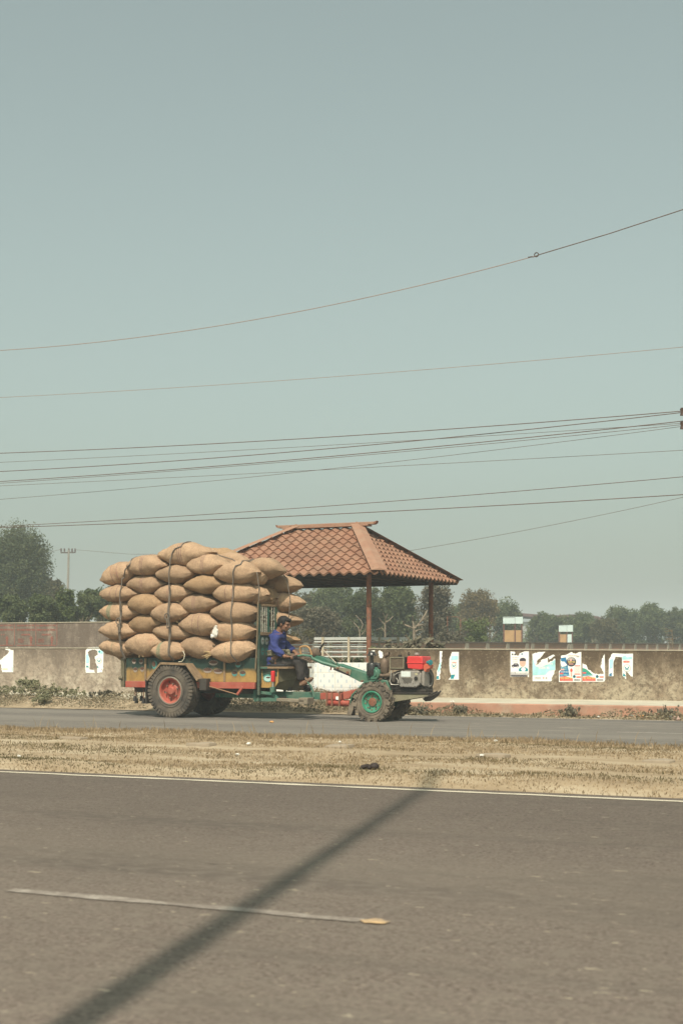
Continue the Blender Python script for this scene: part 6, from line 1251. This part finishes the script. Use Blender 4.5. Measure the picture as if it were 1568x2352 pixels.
# light green bush, pipe frame and small plants
proto_tree('bush', tz(1410, 56), 118/FL*56, .15, LV['light'], M_bark, 3200, .13, 301, 9, trunk_r=.03); place_tree('bush', 'light green bush sprawling behind the brick wall near the guard booth', 'bush', tx(1092, 56), 56, group='bushes', name='bush')
proto_tree('bush2', tz(1432, 50), 84/FL*50, .15, LV['dusty'], M_bark, 2000, .12, 305, 7, trunk_r=.03); place_tree('bush2', 'dusty bush behind the brick wall at the right shelter post', 'bush', tx(1030, 50), 50, group='bushes', name='bush')
proto_tree('bush3', tz(1440, 47), 90/FL*47, .15, LV['olive'], M_bark, 2000, .12, 309, 7, trunk_r=.03); place_tree('bush3', 'low olive bush behind the left end of the railing', 'bush', tx(705, 47), 47, group='bushes', name='bush')
fr_ = thing('pipe_frame', 'thin rusty pipe frame standing over the light green bush', 'frame', (Vector((tx(1042, 54), 54, 0)), 0), (0, 0, -.06))
b = MB(); w_ = 30/FL*54; h0 = tz(1416, 54)-.06; b.tube([(-w_/2, 0, -.06), (-w_/2, 0, h0), (w_/2-.1, 0, h0-.02), (w_/2, 0, h0-.12), (w_/2, 0, -.06)], .016, 8); b.build('pipe', M_rust, fr_)
def stem_plant(label, base, h, n, sp, m, seed, leaf=.09, group=None, frame=ROAD, name='plant'):
    rnd = random.Random(seed); o = thing(name, label, 'plant', frame, base, group); base = Vector(base); b = MB(); s = MB()
    for k in range(n):
        d = Vector((rnd.gauss(0, sp), rnd.gauss(0, sp), 1)).normalized(); hh = h*rnd.uniform(.6, 1.05); P = [base+Vector((rnd.gauss(0, sp*h*.4), rnd.gauss(0, .03), 0))]
        for q in range(4): d = (d+Vector((rnd.gauss(0, .16), rnd.gauss(0, .16), 0))).normalized(); P.append(P[-1]+d*hh/4)
        s.tube(P, [.007, .006, .005, .004, .003], 5)
        for q in range(int(9*hh/h)+3):
            f = rnd.uniform(.15, 1.0)*3.999; i = int(f); p = lerp(P[i], P[i+1], f-i); a = rnd.uniform(0, 6.28); dr = Vector((math.cos(a), math.sin(a)*.8, rnd.uniform(-.7, .1))).normalized(); L = leaf*rnd.uniform(.6, 1.25); wv = dr.cross(Vector((0, 0, 1))).normalized()*L*.42; nn = wv.cross(dr).normalized(); q0 = p+dr*.025; c = (rnd.uniform(.15, .95), .5)
            b.add([q0, q0+dr*L*.3+wv-nn*.01, q0+dr*L*.7+wv*.7-nn*.02, q0+dr*L-nn*.035, q0+dr*L*.7-wv*.7-nn*.02, q0+dr*L*.3-wv-nn*.01, q0+dr*L*.5+nn*.012], [(0, 1, 6), (1, 2, 6), (2, 3, 6), (3, 4, 6), (4, 5, 6), (5, 0, 6)], 0, c)
    s.build('stem', M_bark, o); b.build('leaves', m, o, smooth='leaf'); return o
for i, (a, top, n, lab) in enumerate(((1010, 612, 4, 'dusty broad leaved plant on the low wall, leftmost of the wilted ones'), (1080, 640, 3, 'short dusty plant on the low wall between two taller plants'), (1150, 625, 4, 'dusty broad leaved plant over the silver engine'), (1228, 585, 6, 'tallest dusty broad leaved plant on the low wall'), (1275, 600, 4, 'drooping dusty plant right of the tallest one'), (1410, 622, 3, 'small separate dusty plant at the foot of the right shelter post'))):
    px, py = Zq(a, 732); t, z = RD(px, py, WS+.12); h_ = RD(*Zq(a, top), WS+.12)[1]-1.06; stem_plant(lab, (t, WS+.36, .9), h_+.2, n+2, .22, LV['dusty'], 400+i, .115, 'wilted plants growing on the low wall')
for i, (a, top) in enumerate(((830, 665), (885, 680))):
    t, z = RD(*Zq(a, 725), WS+.12); stem_plant(('fresh green plant on the low wall at the foot of the front post', 'small olive plant on the low wall, right of the green one')[i], (t, WS+.36, .9), .34-.05*i, 5, .3, LV['light' if i == 0 else 'olive'], 420+i, .085, 'green plants on the low wall')
for i, (px, lab) in enumerate(((690, 'dark potted looking plant behind the driver\'s back'), (765, 'dark small plant behind the railing foot, left'), (800, 'dark small plant at the railing foot beside the front rack lever'), (826, 'dark small plant at the railing foot near the black air filter'))):
    t, z = RD(px, 1520, PS_+.6); stem_plant(lab, (t, PS_+.6, zt-.05), .22, 5, .35, LV['dark'], 430+i, .09, 'dark plants behind the railing')
t, z = RD(1543, 1490, WS+.1); o = thing('dead_weed', 'leafless dark weed standing on the low wall near the right edge', 'weed', ROAD, (t, WS+.1, 1.0)); b = MB(); P = [(t, WS+.1, 1.0), (t+.01, WS+.1, 1.25), (t-.015, WS+.1, 1.48)]; b.tube(P, [.007, .006, .004], 5)
rnd = random.Random(31)
for k in range(14): z_ = rnd.uniform(1.05, 1.45); d = rnd.choice((-1, 1)); b.tube([(t, WS+.1, z_), (t+d*rnd.uniform(.04, .16), WS+.1+rnd.uniform(-.05, .05), z_+rnd.uniform(-.02, .07))], .004, 4)
b.build('stem', M_bark, o)
# ---------------------------------------------------------------- grass and roadside weeds
def grass_mat(name, stops):
    m, nt, bs = new_mat(name); uv = N(nt, 'ShaderNodeUVMap').outputs[0]; sx = N(nt, 'ShaderNodeSeparateXYZ'); nt.links.new(uv, sx.inputs[0]); c = ramp(nt, sx.outputs[0], stops); nt.links.new(c, bs.inputs['Base Color']); bs.inputs['Roughness'].default_value = .85; bs.inputs['Specular IOR Level'].default_value = .15; return m
M_dry = grass_mat('dry_grass', [(0, (.120, .100, .050)), (.25, (.18, .138, .076)), (.55, (.270, .200, .118)), (1, (.40, .31, .20))])
rnd = random.Random(11); b = MB(); cnt = 0
def bare_k(t, s):     # sandy tracks stay bare
    v = 0
    for (c, w_, k) in ((12.35, .26, 1.2), (11.35, .20, .9), (10.26, .11, .9), (13.5, .14, .5)):
        cc = c+.12*nz(t, 0, .35, 6)+.05*nz(t, 0, 1.4, 7); v = max(v, k*math.exp(-((s-cc)/w_)**2))
    return v
while cnt < 96000:
    t, s = rnd.uniform(-13.5, 3), rnd.uniform(10.22, 14.72); u = (t*F_+s*L_)
    if abs(u.x/u.y) > .42: continue
    dens = .62+.5*nz(t, s*2, .8, 8)+.3*nz(t, s, 3, 9); 
    if rnd.random() > dens*(1-bare_k(t, s))*1.2: cnt += .25; continue
    cnt += 1; gtone = nz(t*.5, s*2.2, .9, 12); green = max(0, gtone*1.7+.18)*(2.2 if 10.5 < s < 11.25 else 1.3 if s < 11.3 else .8); z = med_z(t, s)-.005; h_ = rnd.uniform(.008, .026)*(1+.8*max(0, nz(t, s, 1.7, 10)))
    if s > 13.9: h_ *= 2.2
    a = rnd.uniform(0, 6.28); ln = Vector((math.cos(a), math.sin(a), 0)); pr = Vector((-ln.y, ln.x, 0))*rnd.uniform(.003, .006); bend = rnd.uniform(.1, .8)*h_; p = Vector((t, s, z)); c = (min(.99, max(0, .62-green*.5+rnd.gauss(0, .17))), .5)
    b.add([p-pr, p+pr, p+ln*bend*.4+Vector((0, 0, h_*.6))+pr*.7, p+ln*bend+Vector((0, 0, h_)), p+ln*bend*.4+Vector((0, 0, h_*.6))-pr*.7], [(0, 1, 2, 3, 4)], 0, c)
for k in range(110):
    t, s = rnd.uniform(-11, 0), rnd.choice((rnd.uniform(14.0, 14.6), rnd.uniform(10.6, 14.5))); z = med_z(t, s)-.005; h_ = rnd.uniform(.09, .22); a = rnd.uniform(0, 6.28); ln = Vector((math.cos(a), math.sin(a), 0))*h_*.35; pr = Vector((.003, 0, 0)); p = Vector((t, s, z))
    b.add([p-pr, p+pr, p+ln*.4+Vector((0, 0, h_*.6))+pr, p+ln+Vector((0, 0, h_)), p+ln*.4+Vector((0, 0, h_*.6))-pr], [(0, 1, 2, 3, 4)], 0, (rnd.uniform(.35, .9), .5))
tag(b.build('dry_grass', M_dry, frame=ROAD, off=(-5.5, 12.4, 0), smooth='leaf'), kind='stuff')
M_weed = leaf_mat('weed_leaves', (.10, .085, .045), (.20, .168, .10), (.34, .28, .19), .1)
rnd = random.Random(12); b = MB(); k = 0
while k < 34000:
    t, s = rnd.uniform(-18.5, -3.5), rnd.uniform(22.12, 23.15); u = (t*F_+s*L_)
    if abs(u.x/u.y) > .262: continue
    px = CX+FL*u.x/u.y; k += 1
    den = .50+.8*nz(t, s, .8, 14)+.3*nz(t, s, 2.4, 15)+(.45 if 470 < px < 800 and s > 22.25 else 0)
    if px > 940: den += -.10 if s < 22.3 else (.25 if px < 1120 or px > 1460 else -.02)
    if s > 22.8 and px > 940: continue
    if rnd.random() > den: continue
    hmax = (.04+.30*max(0, nz(t, s, 1.2, 16)+.15))*(.9 if px > 940 else 1.25)+(.07 if 470 < px < 800 else 0); p = Vector((t, s, verge_z(t, s)+rnd.random()*hmax)); leafcard(b, p, rnd.uniform(.025, .065), rnd, .50+.5*nz(t, s, .9, 17)+rnd.gauss(0, .2), .9)
tag(b.build('verge_weeds', M_weed, frame=ROAD, off=(-10, 22.6, 0), smooth='leaf'), kind='stuff')
M_brush = grass_mat('brown_brush', [(0, (.10, .055, .03)), (.5, (.22, .13, .075)), (1, (.36, .25, .16))])
rnd = random.Random(13); b = MB(); ta_, tb_ = RD(716, 1585, PS_-.2)[0], RD(852, 1585, PS_-.2)[0]
for k in range(1500):
    t, s = rnd.uniform(ta_, tb_), PS_-rnd.uniform(.05, .4); h_ = rnd.uniform(.05, .24)*(.5+.9*abs(nz(t, s, 2, 19))); d = Vector((rnd.gauss(0, .35), rnd.gauss(0, .3), 1)).normalized()*h_; p = Vector((t, s, .2)); pr = Vector((.004, 0, 0)); b.add([p-pr, p+pr, p+d], [(0, 1, 2)], 0, (rnd.random(), .5))
tag(b.build('dry_brush', M_brush, frame=ROAD, off=((ta_+tb_)/2, PS_, .2), smooth='leaf'), kind='stuff')
# green clumps on the left bank and at the kerb: countable shrubs
for i, (px, py, h_, w_, kind, lab, n_) in enumerate(((52, 1606, .20, 1.3, 'weed', 'low green shrub on the bank at the far left', 1100), (150, 1606, .34, 1.2, 'weed', 'tallest green shrub on the left bank, before the blank wall', 1300), (205, 1608, .20, 1.2, 'weed', 'olive shrub on the bank, right of the tallest shrub', 900), (262, 1612, .15, .9, 'dusty', 'pale dusty shrub on the bank near the trailer', 700), (8, 1618, .20, .5, 'weed', 'small olive shrub at the road edge, far left corner', 500))):
    t, s = GR(px, py, .1); s = max(22.35, min(s, 22.95)); proto_tree('wb%d' % i, h_, w_, .02, LV[kind], M_bark, int(n_*3.4), .045, 700+i, 34, trunk_r=.005); p_ = t*F_+s*L_; place_tree('wb%d' % i, lab, 'shrub', p_.x, p_.y, group='shrubs on the left bank', z=verge_z(t, s), name='shrub')
for i, (px, py, h_, w_, kind, lab) in enumerate(((958, 1640, .30, .28, 'dusty', 'green leafy weed at the kerb, right of the tractor\'s front wheel'), (1058, 1640, .22, .22, 'dusty', 'dusty weed at the kerb between two green clumps'), (1325, 1642, .24, .2, 'dusty', 'dusty weed in front of the red kerb under the torn posters'), (1540, 1646, .30, .3, 'dusty', 'weed clump at the kerb by the litter, right edge'))):
    t, s = GR(px, py, .02); stem_plant(lab, (t, max(22.3, min(s, 22.7)), .03), h_*(1.1 if px < 300 else .85), 22 if px < 300 else 16, w_*2.6, LV[kind], 500+i, .048, 'weed clumps along the far road', name='weed_clump')
# ---------------------------------------------------------------- small things on the ground
M_slab = mat('slab_concrete', (.27, .22, .16), .95, .15, 8, dust=.4, bmp=.6, bscale=30)
for px, py, wpx, lab in ((170, 1702, 66, 'flat broken slab sunk in the grass at the far left'), (462, 1716, 66, 'flat grey slab in the grass, second from the left'), (778, 1721, 60, 'pale slab in the grass below the tractor hitch'), (1130, 1741, 70, 'long slab in the grass with a dark broken end'), (1508, 1750, 62, 'slab in the grass near the right edge')):
    t, s = GR(px, py, .1); z = med_z(t, s); wd = wpx/FL*(s/.95); b = MB(); rnd = random.Random(px)
    out = [(-wd/2, -.09), (wd*.3, -.1), (wd/2, -.07), (wd/2+.03, .05), (wd*.2, .1), (-wd/2+.03, .09)]; n = 6
    b.add([(t+x, s+y, z-.03) for x, y in out]+[(t+x*.96, s+y*.9, z+.025+rnd.uniform(-.006, .012)) for x, y in out], [tuple(range(n, 2*n))]+[(i, (i+1) % n, n+(i+1) % n, n+i) for i in range(n)])
    tag(b.build('concrete_slab', M_slab, frame=ROAD, off=(t, s, z), smooth=False, bevel=.008), lab, 'slab', 'broken slabs lying in the median grass')
t, s = GR(848, 1762, .09); z = med_z(t, s); b = MB(); rr = Matrix.Rotation(R_(20), 3, 'Z')
b.ball((t+.045, s, z+.03), (.04, .035, .032), 16, 10); b.ball((t-.02, s, z+.022), (.06, .034, .022), 16, 10); b.tube([(t-.075, s-.02, z+.01), (t-.03, s-.03, z+.03), (t+.0, s-.03, z+.04)], .012, 8); b.v = [p+Vector((noise.noise(p*40), noise.noise(p*40+Vector((3, 0, 0))), noise.noise(p*40+Vector((0, 3, 0)))))*.006 for p in b.v]
tag(b.build('old_shoe', mat('shoe_leather', (.035, .025, .022), .7, .3, 20), frame=ROAD, off=(t, s, z)), 'small dark shoe-like lump lying on the sandy median track', 'shoe')
ML = [mat('litter_white', (.62, .60, .54), .7, .1, 9), mat('litter_grey', (.30, .29, .27), .7, .2, 9), mat('litter_green', (.03, .22, .09), .5, .2, 9), mat('litter_orange', (.62, .33, .12), .7, .2, 9), mat('litter_blue', (.22, .29, .33), .6, .2, 9), mat('litter_pink', (.52, .36, .30), .7, .2, 9)]
LT = [(460, 1690, .1, 0, .05, 'white crumpled paper by the far edge of the median', 14.4), (572, 1716, .1, 0, .06, 'white scrap in the grass beside the second slab', None), (545, 1731, .1, 0, .05, 'pale scrap below the second slab', None), (780, 1708, .1, 0, .04, 'bright upright scrap just behind the slab below the hitch', None), (1138, 1714, .1, 0, .05, 'small white scrap behind the long slab', None), (1106, 1742, .1, 0, .05, 'white scrap at the left of the long slab', None), (45, 1732, .1, 0, .05, 'pale scrap in the grass at the far left', None),
 (624, 1660, 0, 3, .05, 'orange scrap on the far road below the rear trailer wheel', None), (1038, 1613, .2, 0, .06, 'white scrap on the footpath above the tractor\'s bumper', None), (1403, 1606, .2, 2, .07, 'green bottle scrap at the foot of the wall', None), (1432, 1641, .03, 0, .05, 'white scrap by the kerb, left of the dark one', None), (1448, 1645, .03, 1, .06, 'dark grey scrap by the kerb', None), (1475, 1646, .03, 3, .07, 'tan carton scrap by the kerb', None), (1538, 1648, .03, 4, .10, 'blue grey plastic bag in the weeds at the right edge', None), (1552, 1652, .02, 5, .11, 'pinkish rag at the road edge, far right', None), (1075, 1631, .04, 0, .06, 'white scrap among the weeds below the kerb', None), (565, 1625, .05, 0, .07, 'pale stone-like scrap on the bank under the drawbar', None), (1373, 1646, .03, 0, .05, 'small pale scrap on the road edge below the red kerb', None), (1500, 1608, .2, 0, .05, 'pale scrap at the foot of the wall, right', None)]
for i, (px, py, z, mi, sz, lab, _) in enumerate(LT):
    t, s = GR(px, py, z); z = z if s > 15 else med_z(t, s)+.01
    if 22 < s < 22.86: z = verge_z(t, s)+.01
    sz *= .7 if s < 15 else 1; rnd = random.Random(i+60); b = MB(); b.ball((t, s, z+sz*.22), (sz*.6, sz*.4, sz*.28), 10, 7); b.v = [p+Vector((noise.noise(p*37), noise.noise(p*37+Vector((3, i, 0))), abs(noise.noise(p*37+Vector((0, 3, i))))*.7))*sz*.45 for p in b.v]
    tag(b.build('litter_scrap', ML[mi], frame=ROAD, off=(t, s, z), smooth=30), lab, 'litter', 'scraps of litter along the road')
